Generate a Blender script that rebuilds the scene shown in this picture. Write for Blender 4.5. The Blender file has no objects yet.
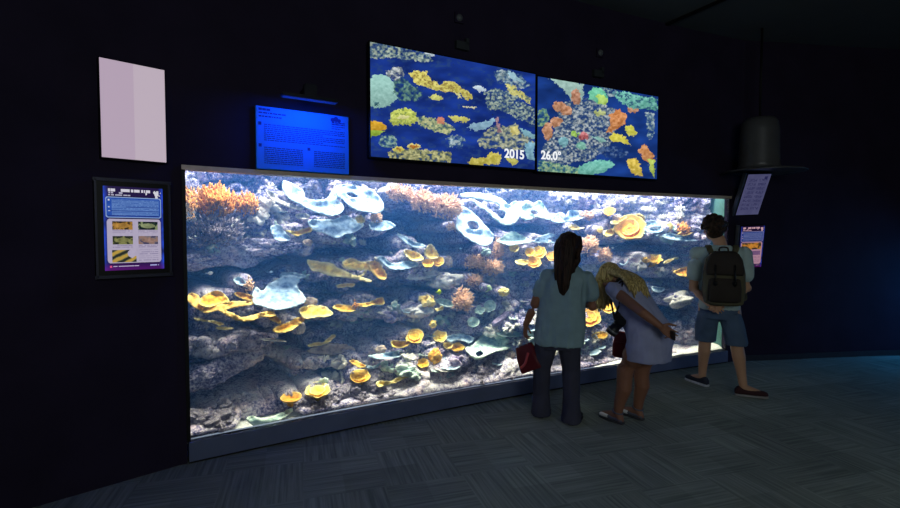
import bpy, bmesh, math, random
import numpy as np
from mathutils import Vector, Matrix, noise, geometry
random.seed(7)
R = math.radians
C = bpy.context.scene.collection
SC = bpy.context.scene
V = Vector

# ------------------------------------------------------------------ camera maths
F = 490.0
PITCH = R(2.245)
CAMH = 1.58
CP, SP = math.cos(PITCH), math.sin(PITCH)

def ray(px, py):
    x = (px - 450.0) / F
    y = (254.0 - py) / F
    return V((x, CP + y * SP, -SP + y * CP))

def on_floor(px, py, z=0.0):
    d = ray(px, py)
    return V((0, 0, CAMH)) + d * ((z - CAMH) / d.z)

def at_depth(px, py, Y):
    d = ray(px, py)
    return V((0, 0, CAMH)) + d * (Y / d.y)

def on_plane(px, py, P, N):
    d = ray(px, py)
    return V((0, 0, CAMH)) + d * ((P - V((0, 0, CAMH))).dot(N) / d.dot(N))

# the tank wall: a gentle arc in plan, u along it, d = distance behind it, h = height
TH, K = R(28.64), 0.0314
P0 = V((0.0, 4.40, 0))
TT = V((math.cos(TH), math.sin(TH), 0))
NN = V((-math.sin(TH), math.cos(TH), 0))

def W(u, h, d=0.0):
    q = math.sqrt(1 + (K * u) ** 2)
    p = P0 + TT * (u + d * K * u / q) + NN * (-K * u * u / 2 + d / q)
    return V((p.x, p.y, h))

def PW(px, py, d=0.0):
    """pixel -> (u, h) on the surface d behind the glass"""
    r = ray(px, py)
    A = r.x * TT.x + r.y * TT.y
    B = r.x * NN.x + r.y * NN.y
    pt, pn = P0.dot(TT), P0.dot(NN)
    lam = pn / B
    uf = 0.0
    for _ in range(14):
        uf = (lam * A - pt)
        q = math.sqrt(1 + (K * uf) ** 2)
        uf = uf / (1 + d * K / q)
        lam = (pn - K * uf * uf / 2 + d / q) / B
    return uf, CAMH + lam * r.z

def PX(px, py, d=0.0):
    u, h = PW(px, py, d)
    return W(u, h, d)

def wall_frame(u):
    """tangent, outward-to-room normal at u"""
    t = (TT - NN * (K * u)).normalized()
    return t, V((t.y, -t.x, 0))

UL, UR = PW(189, 300)[0], PW(728, 215)[0]
HB, HT = 0.152, 2.02

# ------------------------------------------------------------------ colour / material helpers
def lin(c):
    out = []
    for v in c[:3]:
        v = v / 255.0
        out.append(v / 12.92 if v <= 0.04045 else ((v + 0.055) / 1.055) ** 2.4)
    return (out[0], out[1], out[2], 1.0)

def new_mat(name):
    m = bpy.data.materials.new(name)
    m.use_nodes = True
    nt = m.node_tree
    return m, nt, nt.nodes["Principled BSDF"]

def simple(name, col, rough=0.6, metal=0.0, var=0.12, scale=12.0, bump=0.0, bscale=60.0, spec=0.3):
    m, nt, b = new_mat(name)
    c = lin(col)
    tc = nt.nodes.new("ShaderNodeTexCoord")
    n = nt.nodes.new("ShaderNodeTexNoise")
    n.inputs["Scale"].default_value = scale
    n.inputs["Detail"].default_value = 5
    nt.links.new(tc.outputs["Object"], n.inputs["Vector"])
    r = nt.nodes.new("ShaderNodeValToRGB")
    r.color_ramp.elements[0].position = 0.3
    r.color_ramp.elements[1].position = 0.7
    r.color_ramp.elements[0].color = tuple(v * (1 - var) for v in c[:3]) + (1,)
    r.color_ramp.elements[1].color = tuple(min(1, v * (1 + var)) for v in c[:3]) + (1,)
    nt.links.new(n.outputs["Fac"], r.inputs["Fac"])
    nt.links.new(r.outputs["Color"], b.inputs["Base Color"])
    b.inputs["Roughness"].default_value = rough
    b.inputs["Metallic"].default_value = metal
    b.inputs["Specular IOR Level"].default_value = spec
    if bump:
        n2 = nt.nodes.new("ShaderNodeTexNoise")
        n2.inputs["Scale"].default_value = bscale
        n2.inputs["Detail"].default_value = 4
        nt.links.new(tc.outputs["Object"], n2.inputs["Vector"])
        bp = nt.nodes.new("ShaderNodeBump")
        bp.inputs["Strength"].default_value = bump
        bp.inputs["Distance"].default_value = 0.01
        nt.links.new(n2.outputs["Fac"], bp.inputs["Height"])
        nt.links.new(bp.outputs["Normal"], b.inputs["Normal"])
    return m

def fabric(name, col, rough=0.9, thread=900.0, var=0.1):
    m = simple(name, col, rough, 0, var, 8.0, 0.25, thread, 0.15)
    return m

def coral_mat(name, col, rim, dark, scale=30.0):
    """flesh colour with darker pores, paler growing rim (attribute 'rim')"""
    m, nt, b = new_mat(name)
    N, L = nt.nodes.new, nt.links.new
    tc = N("ShaderNodeTexCoord")
    n = N("ShaderNodeTexNoise"); n.inputs["Scale"].default_value = scale; n.inputs["Detail"].default_value = 6
    L(tc.outputs["Object"], n.inputs["Vector"])
    r = N("ShaderNodeValToRGB")
    e = r.color_ramp.elements
    e[0].position, e[1].position = 0.36, 0.56
    e[0].color, e[1].color = lin(dark), lin(col)
    L(n.outputs["Fac"], r.inputs["Fac"])
    at = N("ShaderNodeAttribute"); at.attribute_name = "rim"
    mx = N("ShaderNodeMix"); mx.data_type = 'RGBA'
    L(at.outputs["Fac"], mx.inputs["Factor"])
    L(r.outputs["Color"], mx.inputs["A"])
    mx.inputs["B"].default_value = lin(rim)
    L(mx.outputs["Result"], b.inputs["Base Color"])
    b.inputs["Roughness"].default_value = 0.75
    b.inputs["Specular IOR Level"].default_value = 0.1
    n2 = N("ShaderNodeTexNoise"); n2.inputs["Scale"].default_value = 90; n2.inputs["Detail"].default_value = 3
    L(tc.outputs["Object"], n2.inputs["Vector"])
    bp = N("ShaderNodeBump"); bp.inputs["Strength"].default_value = 0.5; bp.inputs["Distance"].default_value = 0.01
    L(n2.outputs["Fac"], bp.inputs["Height"]); L(bp.outputs["Normal"], b.inputs["Normal"])
    return m

# ------------------------------------------------------------------ object helpers
def link_mesh(name, me, mat=None, parent=None, smooth=True):
    o = bpy.data.objects.new(name, me)
    C.objects.link(o)
    if mat is not None:
        for mm in (mat if isinstance(mat, (list, tuple)) else [mat]):
            me.materials.append(mm)
    if smooth and len(me.polygons):
        me.polygons.foreach_set("use_smooth", [True] * len(me.polygons))
    if parent is not None:
        o.parent = parent
    return o

def from_bm(name, bm, mat=None, parent=None, smooth=False):
    bmesh.ops.recalc_face_normals(bm, faces=bm.faces[:])
    me = bpy.data.meshes.new(name)
    bm.to_mesh(me)
    bm.free()
    return link_mesh(name, me, mat, parent, smooth)

def from_data(name, verts, faces, mat=None, parent=None, smooth=True, rim=None):
    me = bpy.data.meshes.new(name)
    me.from_pydata([tuple(v) for v in verts], [], faces)
    if rim is not None:
        a = me.attributes.new("rim", 'FLOAT', 'POINT')
        a.data.foreach_set("value", np.asarray(rim, dtype=np.float32))
    me.update()
    return link_mesh(name, me, mat, parent, smooth)

def empty(name, loc=(0, 0, 0), rz=0.0):
    o = bpy.data.objects.new(name, None)
    C.objects.link(o)
    o.location = loc
    o.rotation_euler = (0, 0, rz)
    o.empty_display_size = 0.1
    return o

def tag(o, label=None, cat=None, group=None, kind=None):
    if label: o["label"] = label
    if cat: o["category"] = cat
    if group: o["group"] = group
    if kind: o["kind"] = kind
    return o

def add_box(bm, c, sx, sy, sz, mat3=None):
    """box of full sizes; mat3 optional rotation Matrix 3x3"""
    M = Matrix.Translation(V(c)) @ ((mat3.to_4x4()) if mat3 is not None else Matrix.Identity(4)) @ Matrix.Diagonal((sx, sy, sz, 1))
    return bmesh.ops.create_cube(bm, size=1.0, matrix=M)["verts"]

def bevel_all(bm, w, seg=2):
    bmesh.ops.bevel(bm, geom=bm.edges[:], offset=w, segments=seg, affect='EDGES', clamp_overlap=True)

def frame_of(d):
    d = d.normalized()
    a = V((0, 0, 1)) if abs(d.z) < 0.9 else V((1, 0, 0))
    x = a.cross(d).normalized()
    return x, d.cross(x)

def tube_data(pts, rad, seg=6):
    vs, fs = [], []
    n = len(pts)
    for i, p in enumerate(pts):
        d = (pts[min(i + 1, n - 1)] - pts[max(i - 1, 0)])
        if d.length < 1e-9: d = V((0, 0, 1))
        x, y = frame_of(d)
        r = rad[i] if isinstance(rad, (list, tuple)) else rad
        for k in range(seg):
            a = 2 * math.pi * k / seg
            vs.append(p + (x * math.cos(a) + y * math.sin(a)) * r)
    for i in range(n - 1):
        for k in range(seg):
            k2 = (k + 1) % seg
            fs.append((i * seg + k, i * seg + k2, (i + 1) * seg + k2, (i + 1) * seg + k))
    fs.append(tuple(range(seg - 1, -1, -1)))
    fs.append(tuple((n - 1) * seg + k for k in range(seg)))
    return vs, fs

def add_tube(bm, pts, rad, seg=8):
    vs, fs = tube_data([V(p) for p in pts], rad, seg)
    bv = [bm.verts.new(v) for v in vs]
    for f in fs:
        try: bm.faces.new([bv[i] for i in f])
        except ValueError: pass

def add_ball(bm, c, rx, ry=None, rz=None, m3=None, seg=14):
    ry = rx if ry is None else ry
    rz = rx if rz is None else rz
    M = Matrix.Translation(V(c)) @ (m3.to_4x4() if m3 is not None else Matrix.Identity(4)) @ Matrix.Diagonal((rx, ry, rz, 1))
    return bmesh.ops.create_uvsphere(bm, u_segments=seg, v_segments=max(6, seg // 2 + 2), radius=1.0, matrix=M)["verts"]

def add_lathe(bm, prof, c=(0, 0, 0), seg=32):
    c = V(c)
    rings = []
    for r, z in prof:
        if r < 1e-6: rings.append([bm.verts.new(c + V((0, 0, z)))])
        else: rings.append([bm.verts.new(c + V((r * math.cos(2 * math.pi * k / seg), r * math.sin(2 * math.pi * k / seg), z))) for k in range(seg)])
    for a, b in zip(rings, rings[1:]):
        for k in range(seg):
            k2 = (k + 1) % seg
            f = [a[k % len(a)], a[k2 % len(a)], b[k2 % len(b)], b[k % len(b)]]
            f = list(dict.fromkeys(f))
            if len(f) > 2:
                try: bm.faces.new(f)
                except ValueError: pass

def catmull(pts, n=8, closed=False):
    pts = [V(p) for p in pts]
    out = []
    N = len(pts)
    rng = range(N if closed else N - 1)
    for i in rng:
        p0 = pts[(i - 1) % N] if closed or i > 0 else pts[0]
        p1, p2 = pts[i], pts[(i + 1) % N]
        p3 = pts[(i + 2) % N] if closed or i + 2 < N else pts[-1]
        for k in range(n):
            t = k / n
            out.append(0.5 * ((2 * p1) + (p2 - p0) * t + (2 * p0 - 5 * p1 + 4 * p2 - p3) * t * t + (3 * p1 - p0 - 3 * p2 + p3) * t ** 3))
    if not closed: out.append(pts[-1])
    return out

def wall_strip(bm, u0, u1, h0, h1, d0, d1, n=24):
    """a solid bar following the curved wall"""
    rings = []
    for i in range(n + 1):
        u = u0 + (u1 - u0) * i / n
        rings.append([bm.verts.new(W(u, h, d)) for h, d in ((h0, d0), (h0, d1), (h1, d1), (h1, d0))])
    for a, b in zip(rings, rings[1:]):
        for k in range(4):
            bm.faces.new((a[k], a[(k + 1) % 4], b[(k + 1) % 4], b[k]))
    bm.faces.new(rings[0]); bm.faces.new(rings[-1][::-1])

# ------------------------------------------------------------------ raster pictures for the screens (a picture shown by the screen itself)
def vnoise(x, y, seed=0):
    xi, yi = np.floor(x).astype(int), np.floor(y).astype(int)
    xf, yf = x - xi, y - yi
    xf = xf * xf * (3 - 2 * xf); yf = yf * yf * (3 - 2 * yf)
    def h(a, b):
        n = (a * 374761393 + b * 668265263 + seed * 974711) & 0x7fffffff
        n = ((n ^ (n >> 13)) * 1274126177) & 0x7fffffff
        return ((n ^ (n >> 16)) & 0xffff) / 65535.0
    return (h(xi, yi) * (1 - xf) + h(xi + 1, yi) * xf) * (1 - yf) + (h(xi, yi + 1) * (1 - xf) + h(xi + 1, yi + 1) * xf) * yf

def fbm(x, y, seed=0, o=3):
    s, a, t = 0, 1.0, 0
    for k in range(o):
        s = s + a * vnoise(x * 2 ** k, y * 2 ** k, seed + k * 17); t += a; a *= 0.55
    return s / t

def in_poly(X, Y, poly):
    inside = np.zeros(X.shape, bool)
    n = len(poly)
    for i in range(n):
        x1, y1 = poly[i]; x2, y2 = poly[(i + 1) % n]
        if y1 == y2: continue
        c = ((y1 > Y) != (y2 > Y)) & (X < (x2 - x1) * (Y - y1) / (y2 - y1) + x1)
        inside ^= c
    return inside

def ell(cx, cy, rx, ry, n=18, a=0.0):
    ca, sa = math.cos(a), math.sin(a)
    return [(cx + rx * math.cos(t) * ca - ry * math.sin(t) * sa, cy + rx * math.cos(t) * sa + ry * math.sin(t) * ca)
            for t in [2 * math.pi * k / n for k in range(n)]]

def emit_attr_mat(name, strength):
    m = bpy.data.materials.new(name); m.use_nodes = True
    nt = m.node_tree; b = nt.nodes["Principled BSDF"]
    at = nt.nodes.new("ShaderNodeAttribute"); at.attribute_name = "picture"
    b.inputs["Base Color"].default_value = (0.01, 0.01, 0.012, 1)
    b.inputs["Roughness"].default_value = 0.25
    nt.links.new(at.outputs["Color"], b.inputs["Emission Color"])
    b.inputs["Emission Strength"].default_value = strength
    return m

def picture_grid(name, TL, TR, BL, nx, ny, img, mat, parent):
    """flat grid whose face colours are the picture (img rows top to bottom, linear rgb)"""
    vs = [TL + (TR - TL) * (i / nx) + (BL - TL) * (j / ny) for j in range(ny + 1) for i in range(nx + 1)]
    fs = [(j * (nx + 1) + i, (j + 1) * (nx + 1) + i, (j + 1) * (nx + 1) + i + 1, j * (nx + 1) + i + 1) for j in range(ny) for i in range(nx)]
    me = bpy.data.meshes.new(name)
    me.from_pydata([tuple(v) for v in vs], [], fs)
    a = me.color_attributes.new("picture", 'FLOAT_COLOR', 'CORNER')
    col = np.ones((ny * nx, 4, 4), np.float32)
    col[:, :, :3] = img.reshape(-1, 1, 3)
    a.data.foreach_set("color", col.ravel())
    me.update()
    return link_mesh(name, me, mat, parent, False)

def to_lin(a):
    a = np.clip(a, 0, 255) / 255.0
    return np.where(a <= 0.04045, a / 12.92, ((a + 0.055) / 1.055) ** 2.4)

def text_mesh(name, body, size, M, mat, parent, depth=0.002, bold=0.0):
    cu = bpy.data.curves.new(name, 'FONT')
    cu.body = body; cu.size = size; cu.extrude = depth; cu.offset = bold
    cu.align_x = 'LEFT'
    t = bpy.data.objects.new(name, cu)
    C.objects.link(t)
    bpy.context.view_layer.update()
    me = bpy.data.meshes.new_from_object(t.evaluated_get(bpy.context.evaluated_depsgraph_get()))
    bpy.data.objects.remove(t)
    me.transform(M)
    me.materials.clear()
    return link_mesh(name, me, mat, parent, False)
# ================================================================== SETTING
M_wall = simple("dark_painted_wall", (42, 35, 54), 0.85, 0, 0.15, 3.0, 0.1, 200, 0.1)
M_ceil = simple("grey_ceiling_paint", (86, 90, 92), 0.9, 0, 0.06, 2.0)
M_black = simple("black_trim", (8, 8, 10), 0.6)
M_frame = simple("frame_alu", (196, 176, 156), 0.45, 0.1, 0.1, 20)
M_sill = simple("sill_grey_metal", (104, 114, 146), 0.42, 0.15, 0.1, 6, 0.05, 80)

def carpet():
    m, nt, b = new_mat("carpet_tiles")
    N, L = nt.nodes.new, nt.links.new
    tc = N("ShaderNodeTexCoord")
    mp = N("ShaderNodeMapping"); mp.inputs["Rotation"].default_value = (0, 0, R(-17))
    L(tc.outputs["Object"], mp.inputs["Vector"])
    ck = N("ShaderNodeTexChecker"); ck.inputs["Scale"].default_value = 2.0
    L(mp.outputs["Vector"], ck.inputs["Vector"])
    cols = []
    for sc in ((1.6, 55.0, 1.0), (55.0, 1.6, 1.0)):
        mm = N("ShaderNodeMapping"); mm.inputs["Scale"].default_value = sc
        L(mp.outputs["Vector"], mm.inputs["Vector"])
        n = N("ShaderNodeTexNoise"); n.inputs["Scale"].default_value = 1.0; n.inputs["Detail"].default_value = 3
        L(mm.outputs["Vector"], n.inputs["Vector"])
        cols.append(n)
    mx = N("ShaderNodeMix"); mx.data_type = 'FLOAT'
    L(ck.outputs["Fac"], mx.inputs["Factor"]); L(cols[0].outputs["Fac"], mx.inputs["A"]); L(cols[1].outputs["Fac"], mx.inputs["B"])
    r = N("ShaderNodeValToRGB")
    e = r.color_ramp.elements
    e[0].position, e[1].position = 0.34, 0.66
    e[0].color, e[1].color = lin((116, 124, 118)), lin((152, 160, 150))
    L(mx.outputs["Result"], r.inputs["Fac"])
    # each tile a touch lighter or darker
    br = N("ShaderNodeTexVoronoi"); br.distance = 'CHEBYCHEV'; br.inputs["Scale"].default_value = 2.0; br.inputs["Randomness"].default_value = 0.0
    L(mp.outputs["Vector"], br.inputs["Vector"])
    hsv = N("ShaderNodeHueSaturation")
    mr = N("ShaderNodeMapRange"); mr.inputs["To Min"].default_value = 0.82; mr.inputs["To Max"].default_value = 1.12
    sp = N("ShaderNodeSeparateColor"); L(br.outputs["Color"], sp.inputs["Color"])
    L(sp.outputs[0], mr.inputs["Value"]); L(mr.outputs["Result"], hsv.inputs["Value"])
    L(r.outputs["Color"], hsv.inputs["Color"])
    L(hsv.outputs["Color"], b.inputs["Base Color"])
    b.inputs["Roughness"].default_value = 0.95
    b.inputs["Specular IOR Level"].default_value = 0.1
    bp = N("ShaderNodeBump"); bp.inputs["Strength"].default_value = 0.5; bp.inputs["Distance"].default_value = 0.006
    L(mx.outputs["Result"], bp.inputs["Height"]); L(bp.outputs["Normal"], b.inputs["Normal"])
    return m
M_carpet = carpet()
CEIL = 3.95

bm = bmesh.new(); add_box(bm, (3, 3.0, -0.05), 20, 14, 0.1)
tag(from_bm("floor", bm, M_carpet), "dark grey carpet tile floor of the gallery", "floor", kind="structure")
# ceiling seam: a long thin dark batten
a, b_ = V((0, 0, 0)), V((0, 0, 0))
def on_z(px, py, z):
    d = ray(px, py); return V((0, 0, CAMH)) + d * ((z - CAMH) / d.z)
a = on_z(655, 28.5, CEIL); b_ = on_z(722, -1, CEIL)
dirv = (b_ - a).normalized()
b_ = b_ + dirv * 0.6
bm = bmesh.new()
x, y = frame_of(dirv)
add_box(bm, (a + b_) / 2 - V((0, 0, 0.012)), (b_ - a).length, 0.035, 0.024, Matrix.Rotation(math.atan2(dirv.y, dirv.x), 3, 'Z'))
tag(from_bm("trim_1", bm, M_black), "dark joint strip running across the ceiling", "trim", kind="structure")

# wall with the tank in it: strip above the window, jambs left and right
UA, UB = UL - 0.075, UR + 0.19
bm = bmesh.new()
wall_strip(bm, UA, UB, HT + 0.03, CEIL, 0.0, 0.06, 30)
wall_strip(bm, UA, UL - 0.03, 0, HT + 0.03, 0.0, 0.25, 2)
wall_strip(bm, UR + 0.02, UB, 0, HT + 0.03, 0.0, 0.25, 3)
tag(from_bm("wall_center", bm, M_wall), "dark navy wall holding the big aquarium and the monitors", "wall", kind="structure")

# left wall, 43 degrees
ANG_L = R(43.0)
WL0 = W(UA, 0, 0.0)
LT = V((-math.cos(ANG_L), -math.sin(ANG_L), 0))     # runs to the left, toward the viewer
LN = V((math.sin(ANG_L), -math.cos(ANG_L), 0))      # into the room
def slab(bm, p, q, h0, h1, nrm, th):
    """vertical slab from p to q, th thick away from nrm"""
    vs = []
    for base in (p, q, q - nrm * th, p - nrm * th):
        vs.append(bm.verts.new((base.x, base.y, h0)))
    for base in (p, q, q - nrm * th, p - nrm * th):
        vs.append(bm.verts.new((base.x, base.y, h1)))
    for f in ((0, 1, 2, 3), (4, 5, 6, 7), (0, 1, 5, 4), (1, 2, 6, 5), (2, 3, 7, 6), (3, 0, 4, 7)):
        bm.faces.new([vs[i] for i in f])
bm = bmesh.new(); slab(bm, WL0, WL0 + LT * 3.6, 0, CEIL, LN, 0.2)
tag(from_bm("wall_left", bm, M_wall), "dark wall left of the aquarium with a white lightbox", "wall", kind="structure")
def PL(px, py, off=0.0):
    return on_plane(px, py, WL0 + LN * off, LN)

# right wall: follows the floor line, bending toward the viewer
rp = [W(UB, 0, 0.0)] + [on_floor(*p) for p in ((780, 359.6), (840, 357.0), (900, 355.3))]
d_end = (rp[-1] - rp[-2]).normalized()
d_end = Matrix.Rotation(R(-4), 3, 'Z') @ d_end
rp.append(rp[-1] + d_end * 1.2); rp.append(rp[-1] + (Matrix.Rotation(R(-6), 3, 'Z') @ d_end) * 2.2)
rc = catmull(rp, 8)
def wall_ribbon(bm, path, h0, h1, th, front=0.0):
    rows = []
    for i, p in enumerate(path):
        d = (path[min(i + 1, len(path) - 1)] - path[max(i - 1, 0)]).normalized()
        n = V((-d.y, d.x, 0))
        f, bk = p - n * front, p + n * th
        rows.append([bm.verts.new((q.x, q.y, h)) for q, h in ((f, h0), (bk, h0), (bk, h1), (f, h1))])
    for r0, r1 in zip(rows, rows[1:]):
        for k in range(4):
            bm.faces.new((r0[k], r0[(k + 1) % 4], r1[(k + 1) % 4], r1[k]))
    bm.faces.new(rows[0]); bm.faces.new(rows[-1][::-1])
bm = bmesh.new(); wall_ribbon(bm, rc, 0, CEIL, 0.2)
tag(from_bm("wall_right", bm, M_wall, smooth=False), "dark curved wall right of the aquarium", "wall", kind="structure")
M_base = simple("dark_baseboard_vinyl", (48, 50, 58), 0.5)
bm = bmesh.new(); wall_ribbon(bm, rc[2:], 0, 0.07, 0.0, 0.012)
tag(from_bm("baseboard_right", bm, M_base), "dark vinyl baseboard along the right wall", "baseboard", kind="structure")

bm = bmesh.new()
cp = [WL0 + LT * 3.6] + [W(UA + (UB - UA) * k / 20, 0, 0.05) for k in range(21)] + rc[1:] + [V((rc[-1].x, -4.0, 0)), V(((WL0 + LT * 3.6).x, -4.0, 0))]
lo = [bm.verts.new((p.x, p.y, CEIL)) for p in cp]; hi = [bm.verts.new((p.x, p.y, CEIL + .1)) for p in cp]
bm.faces.new(lo); bm.faces.new(hi[::-1])
for k in range(len(cp)): bm.faces.new((lo[k], lo[(k + 1) % len(cp)], hi[(k + 1) % len(cp)], hi[k]))
bmesh.ops.triangulate(bm, faces=[f for f in bm.faces if len(f.verts) > 4])
tag(from_bm("ceiling", bm, M_ceil), "dim grey ceiling above the dark walls", "ceiling", kind="structure")

# ================================================================== AQUARIUM
tank = empty("aquarium", W((UL + UR) / 2, 0, 0.0))
tank_inv = Matrix.Translation(-tank.location)
tag(tank, "huge curved aquarium window with a grey metal sill, set in the dark wall", "aquarium")
def tpart(name, bm, mat, smooth=False):
    o = from_bm(name, bm, mat, tank, smooth)
    o.data.transform(tank_inv)
    return o
bm = bmesh.new(); wall_strip(bm, UL - 0.02, UR + 0.015, 0.018, HB, -0.03, 0.06, 40); bevel = None
tpart("sill", bm, M_sill)
bm = bmesh.new(); wall_strip(bm, UL - 0.02, UR + 0.015, 0.0, 0.018, -0.012, 0.06, 40)
tpart("shadow_gap_strip", bm, M_black)  # recess coloured black for the thin shadow under the sill
bm = bmesh.new(); wall_strip(bm, UL - 0.03, UR + 0.02, HT, HT + 0.03, -0.03, 0.05, 40)
tpart("top_frame", bm, M_frame)
bm = bmesh.new(); wall_strip(bm, UL - 0.03, UL - 0.008, HB, HT, -0.02, 0.05, 2)
tpart("side_frame", bm, M_black)
def glass_mat():
    m = bpy.data.materials.new("acrylic_pane"); m.use_nodes = True
    nt = m.node_tree; nt.nodes.remove(nt.nodes["Principled BSDF"])
    out = nt.nodes["Material Output"]
    t = nt.nodes.new("ShaderNodeBsdfTransparent"); t.inputs["Color"].default_value = (0.97, 0.985, 0.99, 1)
    g = nt.nodes.new("ShaderNodeBsdfGlossy"); g.inputs["Roughness"].default_value = 0.02
    f = nt.nodes.new("ShaderNodeFresnel"); f.inputs["IOR"].default_value = 1.25
    mx = nt.nodes.new("ShaderNodeMixShader")
    nt.links.new(f.outputs[0], mx.inputs[0]); nt.links.new(t.outputs[0], mx.inputs[1]); nt.links.new(g.outputs[0], mx.inputs[2])
    nt.links.new(mx.outputs[0], out.inputs["Surface"])
    return m
bm = bmesh.new(); wall_strip(bm, UL - 0.008, UR + 0.012, HB, HT, 0.0, 0.03, 40)
tpart("glass_pane", bm, glass_mat(), False)
M_back = simple("tank_back_blue", (38, 62, 120), 0.8, 0, 0.2, 2.0)
M_side = simple("tank_end_green", (80, 120, 114), 0.7, 0, 0.06, 3.0)
TD = 1.8
bm = bmesh.new(); wall_strip(bm, UL - 0.25, UR + 0.05, 0.0, 2.6, TD, TD + 0.05, 40)
tpart("back_panel", bm, M_back)
bm = bmesh.new(); wall_strip(bm, UR + 0.012, UR + 0.05, HB - 0.1, 2.6, 0.062, TD, 2)
tpart("end_panel", bm, M_side)
bm = bmesh.new(); wall_strip(bm, UL - 0.25, UL - 0.21, HB - 0.1, 2.6, 0.252, TD, 2)
tpart("end_panel", bm, M_back)
bm = bmesh.new(); wall_strip(bm, UL - 0.2, UR + 0.01, 0.02, 0.06, 0.065, TD - 0.01, 30)
tpart("tank_base", bm, M_back)

def water_mat():
    m = bpy.data.materials.new("sea_water"); m.use_nodes = True
    nt = m.node_tree; nt.nodes.remove(nt.nodes["Principled BSDF"])
    out = nt.nodes["Material Output"]
    s = nt.nodes.new("ShaderNodeVolumeScatter"); s.inputs["Color"].default_value = WATER_COL; s.inputs["Density"].default_value = WATER_DENS
    s.inputs["Anisotropy"].default_value = 0.0
    ab = nt.nodes.new("ShaderNodeVolumeAbsorption"); ab.inputs["Color"].default_value = (0.35, 0.75, 1.0, 1); ab.inputs["Density"].default_value = 0.10
    ad = nt.nodes.new("ShaderNodeAddShader")
    nt.links.new(s.outputs[0], ad.inputs[0]); nt.links.new(ab.outputs[0], ad.inputs[1])
    nt.links.new(ad.outputs[0], out.inputs["Volume"])
    return m
WATER_COL, WATER_DENS = (0.09, 0.34, 1.0, 1), 0.27
bm = bmesh.new(); wall_strip(bm, UL - 0.2, UR + 0.01, 0.062, 2.16, 0.032, TD - 0.005, 40)
water = tpart("water", bm, water_mat())

# sand bed
def sandbed():
    nu, nd = 160, 30
    vs, fs = [], []
    for i in range(nu + 1):
        u = UL - 0.19 + (UR + 0.0 - UL + 0.19) * i / nu
        for j in range(nd + 1):
            d = 0.034 + j / nd * 1.7
            t = (u - UL) / (UR - UL)
            h = HB - 0.035 + 0.025 * min(1, max(0, (u - 0.6) / 1.2)) + 0.01 * noise.noise(V((u * 6, d * 6, 3))) + 0.10 * min(d, .7) + (0.05 * max(0, t - 0.6) / 0.4)* min(1, d / 0.08)
            vs.append(W(u, h, d))
    for i in range(nu):
        for j in range(nd):
            a = i * (nd + 1) + j
            fs.append((a, a + nd + 1, a + nd + 2, a + 1))
    return vs, fs
M_sand = simple("coral_sand", (225, 225, 228), 0.9, 0, 0.22, 60, 0.5, 160, 0.1)
vs, fs = sandbed()
o = from_data("sand_bed", vs, fs, M_sand)
tag(o, "strip of white coral sand along the foot of the aquarium glass", "sand", kind="stuff")
# ================================================================== REEF
CM = {
 'pale':   coral_mat("coral_pale_blue", (166, 190, 210), (204, 222, 232), (104, 132, 168), 28),
 'mint':   coral_mat("coral_pale_mint", (194, 218, 210), (222, 236, 226), (136, 170, 172), 28),
 'yellow': coral_mat("coral_yellow", (238, 184, 62), (252, 226, 140), (196, 128, 34), 22),
 'lemon':  coral_mat("coral_lemon", (248, 212, 104), (253, 238, 180), (212, 160, 62), 22),
 'amber':  coral_mat("coral_amber", (236, 170, 70), (250, 214, 130), (176, 100, 36), 26),
 'tan':    coral_mat("coral_tan", (190, 164, 150), (224, 206, 190), (120, 100, 104), 26),
 'orange': coral_mat("coral_orange_branch", (96, 76, 84), (252, 178, 92), (70, 58, 74), 30),
 'salmon': coral_mat("coral_salmon_branch", (196, 146, 126), (250, 208, 176), (140, 104, 104), 30),
 'brown':  coral_mat("coral_brown_branch", (62, 58, 78), (168, 156, 166), (44, 44, 66), 30),
 'lilac':  coral_mat("coral_lilac", (134, 118, 158), (206, 190, 214), (82, 74, 116), 24),
 'green':  coral_mat("coral_green", (150, 190, 110), (226, 236, 200), (110, 140, 100), 24),
 'cream':  coral_mat("coral_cream", (204, 198, 196), (240, 234, 224), (128, 126, 146), 40),
}

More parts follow.
